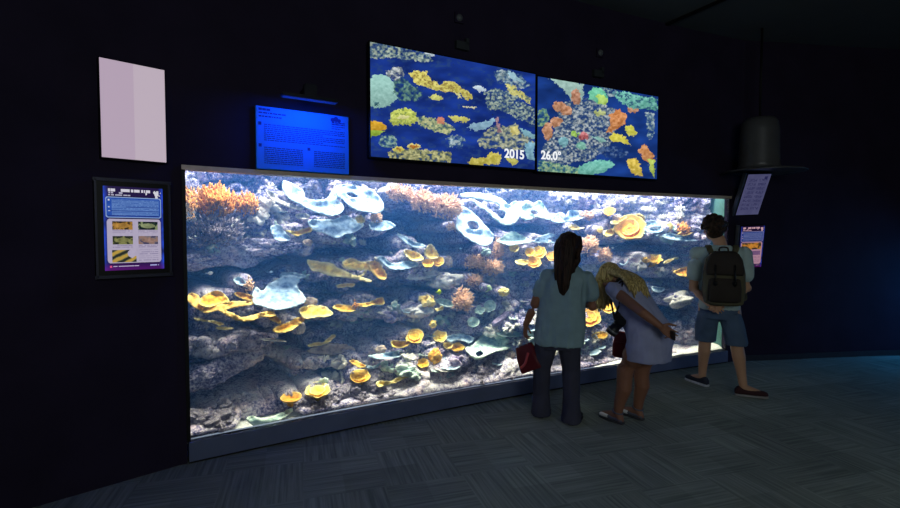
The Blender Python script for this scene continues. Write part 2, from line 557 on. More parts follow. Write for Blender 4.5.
def rock_mat():
    m, nt, b = new_mat("live_rock")
    N, L = nt.nodes.new, nt.links.new
    tc = N("ShaderNodeTexCoord")
    n1 = N("ShaderNodeTexNoise"); n1.inputs["Scale"].default_value = 20; n1.inputs["Detail"].default_value = 8; n1.inputs["Roughness"].default_value = 0.8
    n2 = N("ShaderNodeTexNoise"); n2.inputs["Scale"].default_value = 2.3; n2.inputs["Detail"].default_value = 3
    n3 = N("ShaderNodeTexNoise"); n3.inputs["Scale"].default_value = 5; n3.inputs["Detail"].default_value = 4
    for n in (n1, n2, n3): L(tc.outputs["Object"], n.inputs["Vector"])
    n4 = N("ShaderNodeTexNoise"); n4.inputs["Scale"].default_value = 55; n4.inputs["Detail"].default_value = 4; n4.inputs["Roughness"].default_value = 0.7
    L(tc.outputs["Object"], n4.inputs["Vector"])
    m0 = N("ShaderNodeMath"); m0.operation = 'MULTIPLY_ADD'; m0.inputs[1].default_value = 0.35
    m1 = N("ShaderNodeMath"); m1.operation = 'MULTIPLY'; m1.inputs[1].default_value = 0.55
    ma = N("ShaderNodeMath"); ma.operation = 'MULTIPLY_ADD'; ma.inputs[1].default_value = 0.55
    L(n1.outputs["Fac"], m1.inputs[0]); L(n2.outputs["Fac"], m0.inputs[0]); L(m1.outputs[0], m0.inputs[2])
    L(n4.outputs["Fac"], ma.inputs[0]); L(m0.outputs[0], ma.inputs[2])
    r = N("ShaderNodeValToRGB")
    cr = r.color_ramp
    cr.elements[0].position, cr.elements[0].color = 0.60, lin((60, 64, 108))
    cr.elements[1].position, cr.elements[1].color = 0.86, lin((240, 234, 238))
    for p, c in ((0.655, (114, 110, 154)), (0.71, (170, 162, 194)), (0.77, (224, 214, 228))):
        e = cr.elements.new(p); e.color = lin(c)
    L(ma.outputs[0], r.inputs["Fac"])
    r2 = N("ShaderNodeValToRGB")
    r2.color_ramp.elements[0].position, r2.color_ramp.elements[1].position = 0.52, 0.68
    r2.color_ramp.elements[0].color, r2.color_ramp.elements[1].color = (0, 0, 0, 1), (1, 1, 1, 1)
    L(n3.outputs["Fac"], r2.inputs["Fac"])
    mx = N("ShaderNodeMix"); mx.data_type = 'RGBA'; mx.blend_type = 'MULTIPLY'
    mx.inputs["B"].default_value = (0.98, 0.83, 0.88, 1)
    L(r2.outputs["Color"], mx.inputs["Factor"]); L(r.outputs["Color"], mx.inputs["A"])
    L(mx.outputs["Result"], b.inputs["Base Color"])
    b.inputs["Roughness"].default_value = 0.9; b.inputs["Specular IOR Level"].default_value = 0.1
    bp = N("ShaderNodeBump"); bp.inputs["Strength"].default_value = 1.0; bp.inputs["Distance"].default_value = 0.03
    L(ma.outputs[0], bp.inputs["Height"]); L(bp.outputs["Normal"], b.inputs["Normal"])
    return m
M_rock = rock_mat()
MPP = 4.9 / F       # metres per pixel, roughly, inside the tank

def px_scale(px, py, d):
    a, b_ = PX(px - 1, py, d), PX(px, py - 1, d)
    p = PX(px, py, d)
    return (p - b_).length

def smooth_poly(poly, step=1.3):
    pts = [V((x, y, 0)) for x, y in poly]
    c = catmull(pts, 10, True)
    out = [c[0]]
    for p in c[1:]:
        if (p - out[-1]).length >= step: out.append(p)
    if len(out) > 3 and (out[-1] - out[0]).length < step * 0.6: out.pop()
    return [(p.x, p.y) for p in out]

def dist_poly(X, Y, poly):
    P = np.array(poly); Q = np.roll(P, -1, 0)
    D = np.full(X.shape, 1e9)
    for a, b_ in zip(P, Q):
        ab = b_ - a; l2 = max(ab @ ab, 1e-9)
        t = np.clip(((X - a[0]) * ab[0] + (Y - a[1]) * ab[1]) / l2, 0, 1)
        D = np.minimum(D, np.hypot(X - a[0] - t * ab[0], Y - a[1] - t * ab[1]))
    return D

BUMPS = []     # (u, h, radius u, radius h, depth)

def plate(name, label, col, d, poly, holes=(), tilt=0.9, ripple=0.03, thick=0.012, cat="coral", group=None, curl=0.03, bump=True):
    seed = (hash(label) if False else sum(ord(c) * (i + 1) for i, c in enumerate(label))) % 9973
    rnd = random.Random(seed)
    poly = smooth_poly(poly)
    poly = [(x + rnd.uniform(-.35, .35), y + rnd.uniform(-.35, .35)) for x, y in poly]
    loops = [poly] + [smooth_poly(h) for h in holes]
    xs, ys = [p[0] for p in poly], [p[1] for p in poly]
    area = (max(xs) - min(xs)) * (max(ys) - min(ys))
    st = 1.5 if area < 900 else 1.9
    pts, edges = [], []
    for lp in loops:
        b0 = len(pts)
        pts += lp
        edges += [(b0 + i, b0 + (i + 1) % len(lp)) for i in range(len(lp))]
    nb = len(pts)
    gx, gy = np.meshgrid(np.arange(min(xs), max(xs), st), np.arange(min(ys), max(ys), st * 0.87))
    gx = gx + (np.arange(gx.shape[0]) % 2)[:, None] * st / 2
    gx, gy = gx.ravel(), gy.ravel()
    ok = in_poly(gx, gy, loops[0])
    for h in loops[1:]: ok &= ~in_poly(gx, gy, h)
    D = np.full(gx.shape, 1e9)
    for lp in loops: D = np.minimum(D, dist_poly(gx, gy, lp))
    ok &= D > st * 0.55
    pts += list(zip(gx[ok].tolist(), gy[ok].tolist()))
    rdist = [0.0] * nb + D[ok].tolist()
    v2, _, tris, *_r = geometry.delaunay_2d_cdt([V(p) for p in pts], edges, [], 0, 1e-5)
    X = np.array([sum(v2[i][0] for i in t) / 3 for t in tris]); Y = np.array([sum(v2[i][1] for i in t) / 3 for t in tris])
    keep = in_poly(X, Y, loops[0])
    for h in loops[1:]: keep &= ~in_poly(X, Y, h)
    tris = [t for t, k in zip(tris, keep) if k]
    n = len(v2)
    if len(v2) != len(pts):
        Dv = np.full(n, 1e9)
        vx, vy = np.array([p[0] for p in v2]), np.array([p[1] for p in v2])
        for lp in loops: Dv = np.minimum(Dv, dist_poly(vx, vy, lp))
        rdist = Dv.tolist()
    yc = (max(ys) + min(ys)) / 2; xc = (max(xs) + min(xs)) / 2
    mpp = px_scale(xc, yc, d)
    size = min(max(xs) - min(xs), max(ys) - min(ys))
    rimw = max(2.0, size * 0.22)
    front, back, rim = [], [], []
    for i, p in enumerate(v2):
        w = max(0.0, 1 - rdist[i] / rimw)
        rp = noise.noise(V((p[0] / 9.0, p[1] / 7.0, seed * 0.37))) * ripple + noise.noise(V((p[0] / 3.5, p[1] / 3.0, seed * 0.7))) * ripple * 0.35
        dd = d + tilt * (yc - p[1]) * mpp + rp * (0.7 + w) - curl * w * w
        dd = max(dd, 0.07)
        u, h = PW(p[0], p[1], dd)
        front.append(W(u, h, dd)); back.append(W(u, h - 0.3 * thick, dd + thick))
        rim.append(0.85 * w ** 1.5)
    cnt = {}
    for t in tris:
        for a, b_ in ((t[0], t[1]), (t[1], t[2]), (t[2], t[0])):
            cnt[(a, b_)] = cnt.get((a, b_), 0) + 1
    faces = [tuple(t) for t in tris] + [tuple(i + n for i in reversed(t)) for t in tris]
    for (a, b_) in cnt:
        if (b_, a) not in cnt:
            faces.append((b_, a, a + n, b_ + n))
    base = W(*PW(xc, max(ys), d), d)
    vs = [v - base for v in front + back]
    o = from_data(name, vs, faces, CM[col], None, True, rim + rim)
    o.location = base
    tag(o, label, cat, group)
    if bump:
        u, h = PW(xc, yc, d)
        BUMPS.append((u, h - 0.02, max(0.07, (max(xs) - min(xs)) * mpp * 0.42), max(0.06, (max(ys) - min(ys)) * mpp * 0.45), d + 0.13 + 0.2 * tilt * size * mpp))
    return o

def cup(name, label, col, d, cx, cy, rx, ry, whorls=1, ruffle=0.12, cat="coral", group=None, depth=0.45, rot=0.0):
    seed = sum(ord(c) * (i + 3) for i, c in enumerate(label)) % 9973
    c = PX(cx, cy, d)
    mpp = px_scale(cx, cy, d)
    view = (V((0, 0, CAMH)) - c).normalized()
    ca = min(0.97, max(0.25, ry / rx))
    up = V((0, 0, 1)); up = (up - view * up.dot(view)).normalized()
    nrm = (view * ca + up * math.sqrt(1 - ca * ca)).normalized()
    right = up.cross(view).normalized()
    right = (right * math.cos(rot) + up * math.sin(rot)).normalized()
    fx = (right - nrm * right.dot(nrm)).normalized(); fy = nrm.cross(fx)
    rad = rx * mpp
    vs, fs, rim = [], [], []
    NS = 44
    for w in range(whorls):
        rr = rad * (1 - 0.36 * w); lift = 0.05 * rad * w
        prof = [(0.02, 0), (0.3, 0.04), (0.6, 0.16), (0.82, 0.36), (0.95, 0.62), (1.0, 0.80)]
        off = (fx * math.cos(w * 2.2) + fy * math.sin(w * 2.2)) * rad * 0.1 * w
        for side in (0, 1):
            b0 = len(vs)
            for k, (pr, pz) in enumerate(prof):
                for s in range(NS):
                    a = 2 * math.pi * s / NS
                    ru = 1 + ruffle * (pr ** 2) * (noise.noise(V((math.cos(a) * 1.6, math.sin(a) * 1.6, seed + w * 5))) * 1.3 + 0.45 * noise.noise(V((math.cos(a) * 5, math.sin(a) * 5, seed + w))))
                    zz = (pz * depth + 0.25 * ruffle * pr * math.sin(5 * a + seed)) * rr + lift - (0.055 * rad + 0.006 if side else 0)
                    r_ = rr * pr * ru * (0.98 if side else 1)
                    vs.append(c + off + fx * (r_ * math.cos(a)) + fy * (r_ * math.sin(a)) + nrm * (zz - 0.3 * rad))
                    rim.append(0.9 * max(0, (pr - 0.75) / 0.25) if not side else 0.2)
            for k in range(len(prof) - 1):
                for s in range(NS):
                    s2 = (s + 1) % NS
                    f = (b0 + k * NS + s, b0 + k * NS + s2, b0 + (k + 1) * NS + s2, b0 + (k + 1) * NS + s)
                    fs.append(f[::-1] if side else f)
            fs.append(tuple(b0 + s for s in (range(NS) if side else range(NS - 1, -1, -1))))
        k = len(prof) - 1
        b0 = len(vs) - 2 * len(prof) * NS
        for s in range(NS):
            s2 = (s + 1) % NS
            fs.append((b0 + k * NS + s, b0 + k * NS + s2, b0 + (len(prof) + k) * NS + s2, b0 + (len(prof) + k) * NS + s))
    # stalk into the rock
    b0 = len(vs)
    tv, tf = tube_data([c - nrm * 0.3 * rad, c - nrm * rad * 0.7 - V((0, 0, 0.1 * rad)), c - nrm * rad * 1.0 + NN * 0.08], [rad * 0.35, rad * 0.26, rad * 0.3], 10)
    vs += tv; fs += [tuple(i + b0 for i in f) for f in tf]; rim += [0] * len(tv)
    vs = [v - c for v in vs]
    o = from_data(name, vs, fs, CM[col], None, True, rim)
    o.location = c
    tag(o, label, cat, group)
    u, h = PW(cx, cy, d)
    BUMPS.append((u, h - 0.03, max(0.06, rad * 0.9), max(0.06, rad * 0.8), d + 0.10))
    return o

def branching(name, label, col, d, cx, cy, rx, ry, n=120, up=0.35, thick=0.0055, cat="coral", group=None, blen=0.55):
    seed = sum(ord(c) * (i + 5) for i, c in enumerate(label)) % 9973
    rnd = random.Random(seed)
    c = PX(cx, cy, d); mpp = px_scale(cx, cy, d)
    t, nr = wall_frame(PW(cx, cy, d)[0])
    A, B = rx * mpp, ry * mpp
    dep = min(A, B) * 0.8
    vs, fs, rim = [], [], []
    for i in range(n):
        while True:
            q = V((rnd.uniform(-1, 1), rnd.uniform(-1, 1), rnd.uniform(-0.6, 1)))
            if 0.1 < q.length < 1: break
        qd = q.normalized()
        st = c + (t * (qd.x * A) + V((0, 0, 1)) * (qd.z * B if True else 0)) * 0.45 * rnd.uniform(0.2, 1) + nr * (qd.y * dep * 0.4)
        rr_ = rnd.uniform(0, 1) ** 0.5
        st = c + t * (qd.x * A * .95 * rr_) + V((0, 0, qd.z * B * .9 * rr_ - B * .12 * up)) + nr * (abs(qd.y) * dep * (1.1 - rr_))
        dr = (t * qd.x * A + V((0, 0, 1)) * (qd.z * B)).normalized() * (rr_ * .6)
        dr = (dr + V((0, 0, up * 1.6)) + nr * 0.55 + V((rnd.uniform(-.45, .45), rnd.uniform(-.45, .45), rnd.uniform(-.35, .35)))).normalized()
        ln = min(A, B) * blen * rnd.uniform(0.6, 1.15) * .8
        side = V((rnd.uniform(-1, 1), rnd.uniform(-1, 1), rnd.uniform(-.3, 1))) * ln * 0.25
        p = [st, st + dr * ln * 0.5 + side * 0.35, st + dr * ln + side]
        th = thick * rnd.uniform(0.8, 1.2)
        b0 = len(vs); tv, tf = tube_data(p, [th * 1.25, th, th * 0.55], 5)
        vs += tv; fs += [tuple(k + b0 for k in f) for f in tf]; rim += [0.25] * 5 + [0.75] * 5 + [1.0] * 5
        for _ in range(rnd.choice((1, 2))):
            s0 = p[0].lerp(p[1], rnd.uniform(0.5, 1.0))
            d2 = (dr + V((rnd.uniform(-.8, .8), rnd.uniform(-.8, .8), rnd.uniform(-.4, .9)))).normalized()
            b0 = len(vs); tv, tf = tube_data([s0, s0 + d2 * ln * 0.22, s0 + d2 * ln * 0.4], [th, th * 0.8, th * 0.45], 5)
            vs += tv; fs += [tuple(k + b0 for k in f) for f in tf]; rim += [0.5] * 5 + [0.85] * 5 + [1.0] * 5
    # core
    b0 = len(vs)
    tv, tf = tube_data([c - t * A * 0.45, c, c + t * A * 0.45], [B * 0.12, B * 0.3, B * 0.12], 10)
    vs += tv; fs += [tuple(k + b0 for k in f) for f in tf]; rim += [0.0] * len(tv)
    vs = [v - c for v in vs]
    o = from_data(name, vs, fs, CM[col], None, True, rim)
    o.location = c
    tag(o, label, cat, group)
    u, h = PW(cx, cy, d)
    BUMPS.append((u, h, A * 0.75, B * 0.75, d + 0.10))
    return o

def blob_data(seed, rad=1.0, rough=0.35, sub=3, sx=1, sy=1, sz=1, fine=0.12):
    bm = bmesh.new()
    bmesh.ops.create_icosphere(bm, subdivisions=sub, radius=1.0)
    vs, rim = [], []
    for v in bm.verts:
        p = v.co
        k = noise.noise(p * 1.4 + V((seed, 0, 0))) * rough + noise.noise(p * 4.5 + V((0, seed, 0))) * fine
        cell = noise.voronoi(p * 3.0 + V((seed, seed, 0)))[0][0]
        k += 0.25 * rough * (0.5 - cell)
        q = p * (1 + k) * rad
        vs.append(V((q.x * sx, q.y * sy, q.z * sz)))
        rim.append(min(1, max(0, 0.25 + 1.6 * k)))
    bm.verts.ensure_lookup_table()
    fs = [tuple(v.index for v in f.verts) for f in bm.faces]
    bm.free()
    return vs, fs, rim

def lump(name, label, col, d, cx, cy, rx, ry, rough=0.5, cat="coral", group=None, dz=0.7, sub=4):
    seed = sum(ord(c) * (i + 7) for i, c in enumerate(label)) % 997
    c = PX(cx, cy, d); mpp = px_scale(cx, cy, d)
    t, nr = wall_frame(PW(cx, cy, d)[0])
    rk = name == 'reef_rock'
    vs, fs, rim = blob_data(seed, 1, rough * (1.3 if rk else 1), sub + (1 if rk else 0), fine=.34 if rk else .2)
    A, B = rx * mpp, ry * mpp
    vs = [t * (v.x * A) + nr * (v.y * min(A, B) * dz) + V((0, 0, v.z * B)) for v in vs]
    o = from_data(name, vs, fs, CM[col] if isinstance(col, str) else col, None, True, rim)
    o.location = c
    tag(o, label, cat, group)
    u, h = PW(cx, cy, d)
    BUMPS.append((u, h, A * 0.9, B * 0.9, d + 0.04))
    return o

PC, CC, BC, LC = "plate_coral", "cup_coral", "branching_coral", "stony_coral"
# ---- upper left
branching(BC, "orange branching coral bush against the left edge of the glass, top corner", 'orange', .34, 188, 203, 8, 19, 170, .8, .0055, blen=.6)
branching(BC, "big bush of orange-tipped staghorn coral in the top left corner", 'orange', .42, 215, 202, 25, 18, 560, .8, .006, blen=.42)
branching(BC, "orange branching coral on the right shoulder of the big orange bush", 'orange', .50, 247, 204, 12, 14, 200, .8, .0055, blen=.5)
branching(BC, "dull brown branching coral hanging below the big orange bush, top left", 'brown', .46, 215, 233, 32, 19, 380, .35, .005, blen=.4)
plate(PC, "broad pale blue bowl-shaped plate coral with a dark hollow, top left quarter", 'pale', .48,
      [(283,181),(290,182),(303,190),(306,198),(318,200),(327,198),(334,188),(338,199),(344,207),(341,213),(332,216),(318,213),(301,205),(289,198),(283,189)], tilt=.8)
plate(PC, "narrow pale strip of plate coral below the broad bowl, top left quarter", 'cream', .50,
      [(266,190),(273,192),(279,199),(288,203),(301,207),(303,210),(292,208),(279,203),(270,198)], tilt=.6)
plate(PC, "pale blue plate coral with a slit hollow just under the top frame", 'pale', .46,
      [(337,186),(348,184),(360,187),(372,190),(381,199),(384,208),(379,213),(366,212),(352,208),(345,201),(338,196)], [[(346,193),(353,193),(359,197),(351,197)]], tilt=.8)
plate(PC, "large pale blue plate coral with a scalloped lower edge, second tier on the left", 'pale', .46,
      [(308,221),(318,219),(335,219),(345,215),(356,220),(364,224),(360,229),(352,233),(345,234),(339,238),(331,236),(324,233),(314,230)], tilt=1.0)
plate(PC, "thin small pale plate coral between the two large pale tiers on the left", 'cream', .55,
      [(296,214),(304,213),(310,216),(306,219),(298,218)], tilt=.9)
plate(PC, "small yellow plate coral perched above the dark gap near the pale scalloped plate", 'lemon', .44,
      [(356,217),(360,215),(364,217),(365,222),(360,223),(357,221)], tilt=.5)
plate(PC, "yellow finger-shaped plate coral left of the pale scalloped plate", 'yellow', .42,
      [(286,230),(297,231),(303,229),(310,227),(312,231),(304,234),(297,236),(291,233)], tilt=.8)
plate(PC, "pale blue plate coral draped over the speckled ledge on the left", 'pale', .44,
      [(271,226),(280,225),(285,232),(291,238),(287,241),(276,240),(272,234)], tilt=.7)
lump("reef_rock", "speckled white and pink rock ledge below the draped pale plate", M_rock, .52, 268, 247, 24, 8, .45, "rock")
lump("reef_rock", "low purple-brown rock overhang at the left edge, below the brown branches", M_rock, .50, 197, 262, 20, 7, .4, "rock")
lump("reef_rock", "smooth purple rock belly under the brown branching coral", M_rock, .60, 236, 254, 26, 11, .35, "rock")
plate(PC, "little tan plate coral on the dark belly under the yellow finger plate", 'tan', .50, [(303,241),(309,239),(313,242),(311,246),(305,245)], tilt=.7)
# ---- middle left
plate(PC, "large white-blue plate coral on the left, speckled grey in its middle", 'pale', .36,
      [(252,297),(256,287),(262,291),(268,285),(276,280),(284,276),(296,276),(300,280),(297,286),(303,294),(306,300),(302,304),(290,308),(277,310),(264,307),(255,304)], tilt=1.1)
plate(PC, "petal-shaped white plate coral left of the small twig coral", 'pale', .38,
      [(233,279),(240,277),(246,282),(251,289),(244,286),(237,284)], tilt=.7)
plate(PC, "pale streak of plate coral behind the large white-blue plate", 'pale', .56,
      [(280,274),(291,272),(304,275),(304,278),(292,280),(283,279)], tilt=.8)
branching(BC, "small brown twig coral standing before the large white-blue plate", 'salmon', .30, 249, 285, 5, 9, 44, .7, .006)
plate(PC, "golden yellow bowl of plate coral at the far left, with a brown centre", 'yellow', .30,
      [(198,303),(202,297),(211,292),(220,291),(228,298),(229,302),(220,304),(210,307),(203,306)], tilt=1.2)
plate(PC, "long wavy golden plate coral sweeping below the golden bowl, far left", 'amber', .24,
      [(186,300),(190,293),(196,294),(200,298),(198,303),(205,308),(214,306),(228,302),(240,301),(259,302),(258,304),(237,307),(226,310),(235,314),(243,317),(256,314),(263,312),(272,311),(276,315),(270,317),(262,317),(250,321),(240,321),(230,317),(218,311),(206,313),(197,309),(190,304)], tilt=1.0, curl=.015)
plate(PC, "short golden plate coral tucked under the small twig coral", 'amber', .34, [(234,293),(241,292),(252,296),(254,300),(246,300),(239,297)], tilt=1.0)
plate(PC, "pale yellow edge of coral touching the large white-blue plate on its left", 'lemon', .31, [(254,298),(262,296),(264,301),(258,305),(253,303)], tilt=.8)
plate(PC, "thin yellow ribbon coral below the wavy golden plate, upper of two", 'lemon', .40, [(194,318),(203,319),(213,320.5),(224,323.5),(220,325.5),(211,322.5),(197,320.5)], tilt=.5)
plate(PC, "thin yellow ribbon coral below the wavy golden plate, lower of two", 'lemon', .42, [(216,327),(226,327),(234,328),(228,330),(219,329.5)], tilt=.5)
plate(PC, "bright yellow plate coral rising to the right, below the large white-blue plate", 'yellow', .26,
      [(273,330),(277,326),(283,324),(290,321),(298,317),(304,316),(304,321),(298,326),(290,331),(282,333),(274,332)], tilt=.9)
plate(PC, "orange-tan plate coral between the wavy golden plate and the bright yellow one", 'amber', .28, [(262,313),(270,311),(276,315),(281,321),(280,324),(273,321)], tilt=.8)
lump(LC, "brown dome of coral behind the cream-edged yellow plate, left of centre", 'tan', .40, 311, 302, 7, 5, .3)
plate(PC, "pale yellow plate coral with a cream edge, right of the large white-blue plate", 'lemon', .32,
      [(300,308),(312,305),(324,306),(330,310),(333,314),(325,317),(317,317),(306,319),(301,315)], tilt=1.1)
plate(PC, "leaf-shaped yellow plate coral left of a small orange twig", 'yellow', .36, [(333,307),(339,304),(348,305),(354,307),(356,310),(350,312),(340,311)], tilt=.9)
branching(BC, "small orange twig coral between two yellow plates, left of centre", 'orange', .36, 356, 305, 4, 6, 26, .5, .006)
plate(PC, "yellow plate coral ending in an upturned tip, left of centre", 'yellow', .38,
      [(355,304),(362,303),(372,301),(378,298),(383,297),(384,304),(374,305),(363,307)], tilt=.8)
lump(LC, "small cream button coral under the bright yellow rising plate", 'cream', .34, 301, 329, 4, 5, .3)
plate(PC, "thin yellow ribbon coral curving up in the dark, left of centre", 'lemon', .46, [(308,345),(316,342),(323,342),(328,338),(333,334),(336,336),(331,341),(323,345),(311,347)], tilt=.5)
# ---- upper centre-left yellow tier
plate(PC, "long yellow plate coral with brown pits, second tier left of centre", 'lemon', .44,
      [(307,259),(312,260),(325,262),(332,263),(338,268),(344,270),(350,273),(355,275),(371,280),(369,282),(356,279),(340,277),(332,276),(320,272),(312,270),(308,264)], tilt=.8)
plate(PC, "rounded yellow plate coral behind the long pitted plate", 'lemon', .50,
      [(342,263),(347,259),(352,258),(360,261),(371,262),(377,266),(374,271),(364,270),(352,270),(344,267)], tilt=.9)
plate(PC, "orange-edged yellow plate coral folding down at the end of the pitted tier", 'amber', .42,
      [(369,262),(377,261),(383,268),(387,276),(384,280),(377,277),(371,270)], tilt=.7)
plate(PC, "thin yellow coral arm joining the pitted plate and the folded one", 'lemon', .44, [(354,277),(362,274),(365,270),(367,272),(363,276),(356,279)], tilt=.5)
plate(PC, "short yellow ribbon coral floating below the pitted tier", 'lemon', .50, [(336,285),(340,284),(347,283),(355,283.5),(354,286.5),(346,287),(339,288)], tilt=.6)
# ---- centre
branching(BC, "salmon branching coral under the top frame, leftmost of the hanging row", 'salmon', .50, 400, 194, 15, 9, 391, .1, .005)
branching(BC, "salmon branching coral in the middle of the hanging row under the top frame", 'salmon', .48, 422, 202, 13, 12, 408, .0, .005)
branching(BC, "salmon branching coral at the right end of the hanging row, above the white slab", 'salmon', .46, 446, 207, 17, 13, 510, .0, .005)
branching(BC, "little salmon tuft of branching coral left of the white slab", 'salmon', .46, 452, 227, 7, 5, 119, .1, .005)
branching(BC, "small salmon tuft at the end of the pale slit plate", 'salmon', .46, 376, 218, 6, 7, 136, .3, .005)
branching(BC, "salmon branching coral mound, left end of the middle bush chain", 'salmon', .42, 474, 263, 12, 8, 289, .2, .005)
branching(BC, "tall salmon branching coral standing at the right of the middle bush chain", 'salmon', .46, 498, 250, 7, 13, 255, .4, .005)
branching(BC, "salmon branching coral joining the mound and the tall bush", 'salmon', .40, 492, 268, 13, 9, 306, .2, .005)
branching(BC, "salmon branching coral below the middle mound", 'salmon', .40, 474, 281, 10, 7, 204, .2, .005)
branching(BC, "curly salmon branching coral beside the pale cyan shelf", 'salmon', .34, 462, 301, 11, 13, 374, .2, .005)
plate(PC, "thick white slab coral with an oval hole, hanging below the salmon row", 'pale', .44,
      [(457,211),(462,206),(470,210),(478,217),(485,225),(493,234),(493,240),(487,246),(480,245),(470,240),(460,232),(456,227),(457,219)], [[(467,223),(473,221),(479,225),(478,229),(471,229)]], tilt=.7)
plate(PC, "pale mint ring-shaped plate coral curling round a blue gap, top centre", 'mint', .50,
      [(462,193),(480,193),(495,196),(503,200),(509,204),(514,201),(519,203),(520,214),(517,222),(510,225),(502,224),(494,218),(487,211),(478,206),(473,200),(478,201.5),(488,208.5),(496,214.5),(503,219),(506,213),(501,209),(500,205),(494,202),(484,200),(472,198),(463,197)], tilt=.6, curl=.012, ripple=.02)
plate(PC, "pale mint plate coral with a small hole, right of the ring-shaped one", 'mint', .48,
      [(520,211),(525,202),(532,205),(540,200),(546,209),(552,219),(545,219),(536,217),(530,220),(522,218)], [[(530,211),(534,210),(539,213),(534,214.5)]], tilt=.7)
plate(PC, "pale frilled plate coral above the dark-haired woman's head", 'pale', .48,
      [(552,221),(555,214),(563,213),(566,217),(570,210),(580,212),(586,216),(581,219),(572,221),(560,223)], tilt=.8)
plate(PC, "low pale mint shelf coral above the yellow cups, centre", 'mint', .44,
      [(497,241),(503,236),(512,231),(520,234),(527,238),(532,242),(520,244),(508,245)], tilt=1.0)
plate(PC, "thin white wavy plate coral left of the dark-haired woman's head", 'pale', .46, [(533,241),(541,236),(550,233),(556,236),(548,239),(556,243),(546,243),(538,243)], tilt=.8)
plate(PC, "small yellow-white ribbon coral above the dark-haired woman's head", 'lemon', .44, [(569,226),(574,224),(580,227),(585,228),(577,230),(570,229)], tilt=.6)
plate(PC, "pale blue plate coral below the slit plate, with a ragged right end", 'pale', .44, [(370,222),(380,221),(389,221),(396,226),(390,229),(381,231),(371,229)], tilt=.8)
plate(PC, "pale blue tongue of coral pointing down right, above the yellow cluster", 'pale', .46, [(397,234),(405,236),(413,241),(425,245),(424,247.5),(414,247),(404,241)], tilt=.7)
plate(PC, "pale blue shelf of coral left of the yellow cluster, centre left", 'pale', .42, [(377,258),(383,256),(392,263),(405,261),(416,262),(418,266),(405,269),(391,269),(384,264)], tilt=.8)
plate(PC, "yellow-white plate coral at the left of the centre-left yellow cluster", 'lemon', .40, [(404,250),(412,250),(420,254),(424,259),(419,261),(411,260),(406,255)], tilt=.8)
plate(PC, "upright yellow plate coral at the top of the centre-left yellow cluster", 'lemon', .42, [(424,253),(427,247),(431,244),(437,251),(439,257),(431,259)], tilt=.4)
cup(CC, "yellow cup coral at the right of the centre-left yellow cluster", 'yellow', .38, 438, 261, 6, 5, 2)
cup(CC, "yellow cup coral at the foot of the centre-left yellow cluster", 'yellow', .36, 428, 263, 6, 4, 1)
lump(LC, "small tan knob right of the yellow cluster, on the blue gap's edge", 'tan', .44, 449, 262, 4, 6, .5)
lump(LC, "grey-green knobbly coral ridge under the yellow cluster", 'cream', .46, 425, 275, 18, 5, .7)
lump(LC, "pale mint knobbly coral at the right end of the ridge under the yellow cluster", 'cream', .40, 448, 281, 14, 7, .7)
lump(LC, "tan and yellow knobbly coral above the folded cup, centre left", 'lemon', .36, 427, 301, 8, 6, .6)
lump(LC, "cream knobbly coral sloping below the tan and yellow one, centre left", 'cream', .36, 420, 311, 13, 6, .7)
lump(LC, "small yellow knob at the lower tip of the cream knobbly slope", 'lemon', .32, 433, 324, 4, 4, .5)
plate(PC, "pale cyan shelf coral beside the curly salmon bush", 'mint', .40, [(435,299),(446,299),(456,303),(452,307),(441,305)], tilt=1.0)
plate(PC, "small yellow arm of coral below the pale cyan shelf", 'lemon', .36, [(434,308),(439,308),(443,306),(444,309),(438,311)], tilt=.6)
cup(CC, "folded yellow cup coral, ear-shaped, left of centre", 'yellow', .28, 415, 336, 9, 7, 2, .18)
plate(PC, "yellow shelf coral running left from the ear-shaped cup", 'yellow', .28, [(392,341),(404,341),(411,340),(409,345),(400,348),(393,347)], tilt=.8)
cup(CC, "pale yellow frilled cup coral right of the ear-shaped cup", 'lemon', .30, 440, 336, 7, 6, 1, .25)
cup(CC, "small yellow cup coral left of a pair, below the frilled cup", 'lemon', .28, 448, 345, 5, 3, 1, .2)
cup(CC, "small yellow cup coral right of a pair, below the frilled cup", 'yellow', .28, 457, 347, 7, 4, 1, .2)
plate(PC, "broad pale mint plate coral with a dark notch, low in the centre", 'mint', .26,
      [(466,348),(474,344),(481,336),(489,332),(500,335),(508,340),(514,346),(505,350),(495,352),(488,355),(478,360),(471,356)], [[(476,353),(481,351),(484,354),(478,356.5)]], tilt=1.7)
plate(PC, "pale shelf coral joining the frilled cup to the broad mint plate", 'pale', .32, [(446,337),(455,334),(464,334),(474,338),(470,343),(460,340),(449,342)], tilt=1.0)
plate(PC, "white mint plate coral above the handbag's handles", 'mint', .30, [(494,327),(502,325),(508,330),(517,332),(522,336),(510,337),(499,335)], tilt=.9)
cup(CC, "round pale cup coral like a white flower, right of the curly salmon bush", 'mint', .34, 490, 306, 6, 6, 2, .15)
cup(CC, "pale ring-shaped cup coral below the white flower coral", 'mint', .32, 473, 322, 6, 5, 1, .1)
cup(CC, "curled pale green cup coral left of the white flower coral", 'mint', .36, 480, 310, 5, 4, 1, .3)
lump(LC, "round tan brain coral just left of the dark red handbag", 'tan', .22, 511, 356, 6, 5, .25)
plate(PC, "white feathered plate coral low in the tank, centre left", 'pale', .20, [(440,379),(444,372),(450,369),(458,367),(461,371),(455,375),(446,379)], tilt=.9)
plate(PC, "pale blue plate coral half hidden in the rubble, left of the white feathered one", 'pale', .22, [(424,378),(430,374),(436,371),(438,374),(431,379)], tilt=.9)
cup(CC, "yellow cup coral leftmost of the trio left of the tall dark-haired woman", 'yellow', .34, 530, 252, 5, 4.5, 1)
cup(CC, "large yellow cup coral with folded lips beside the woman's shoulder", 'yellow', .34, 539, 252, 7, 6, 2)
cup(CC, "yellow cup coral partly behind the dark-haired woman's hair", 'amber', .34, 552, 256, 6, 4.5, 2)
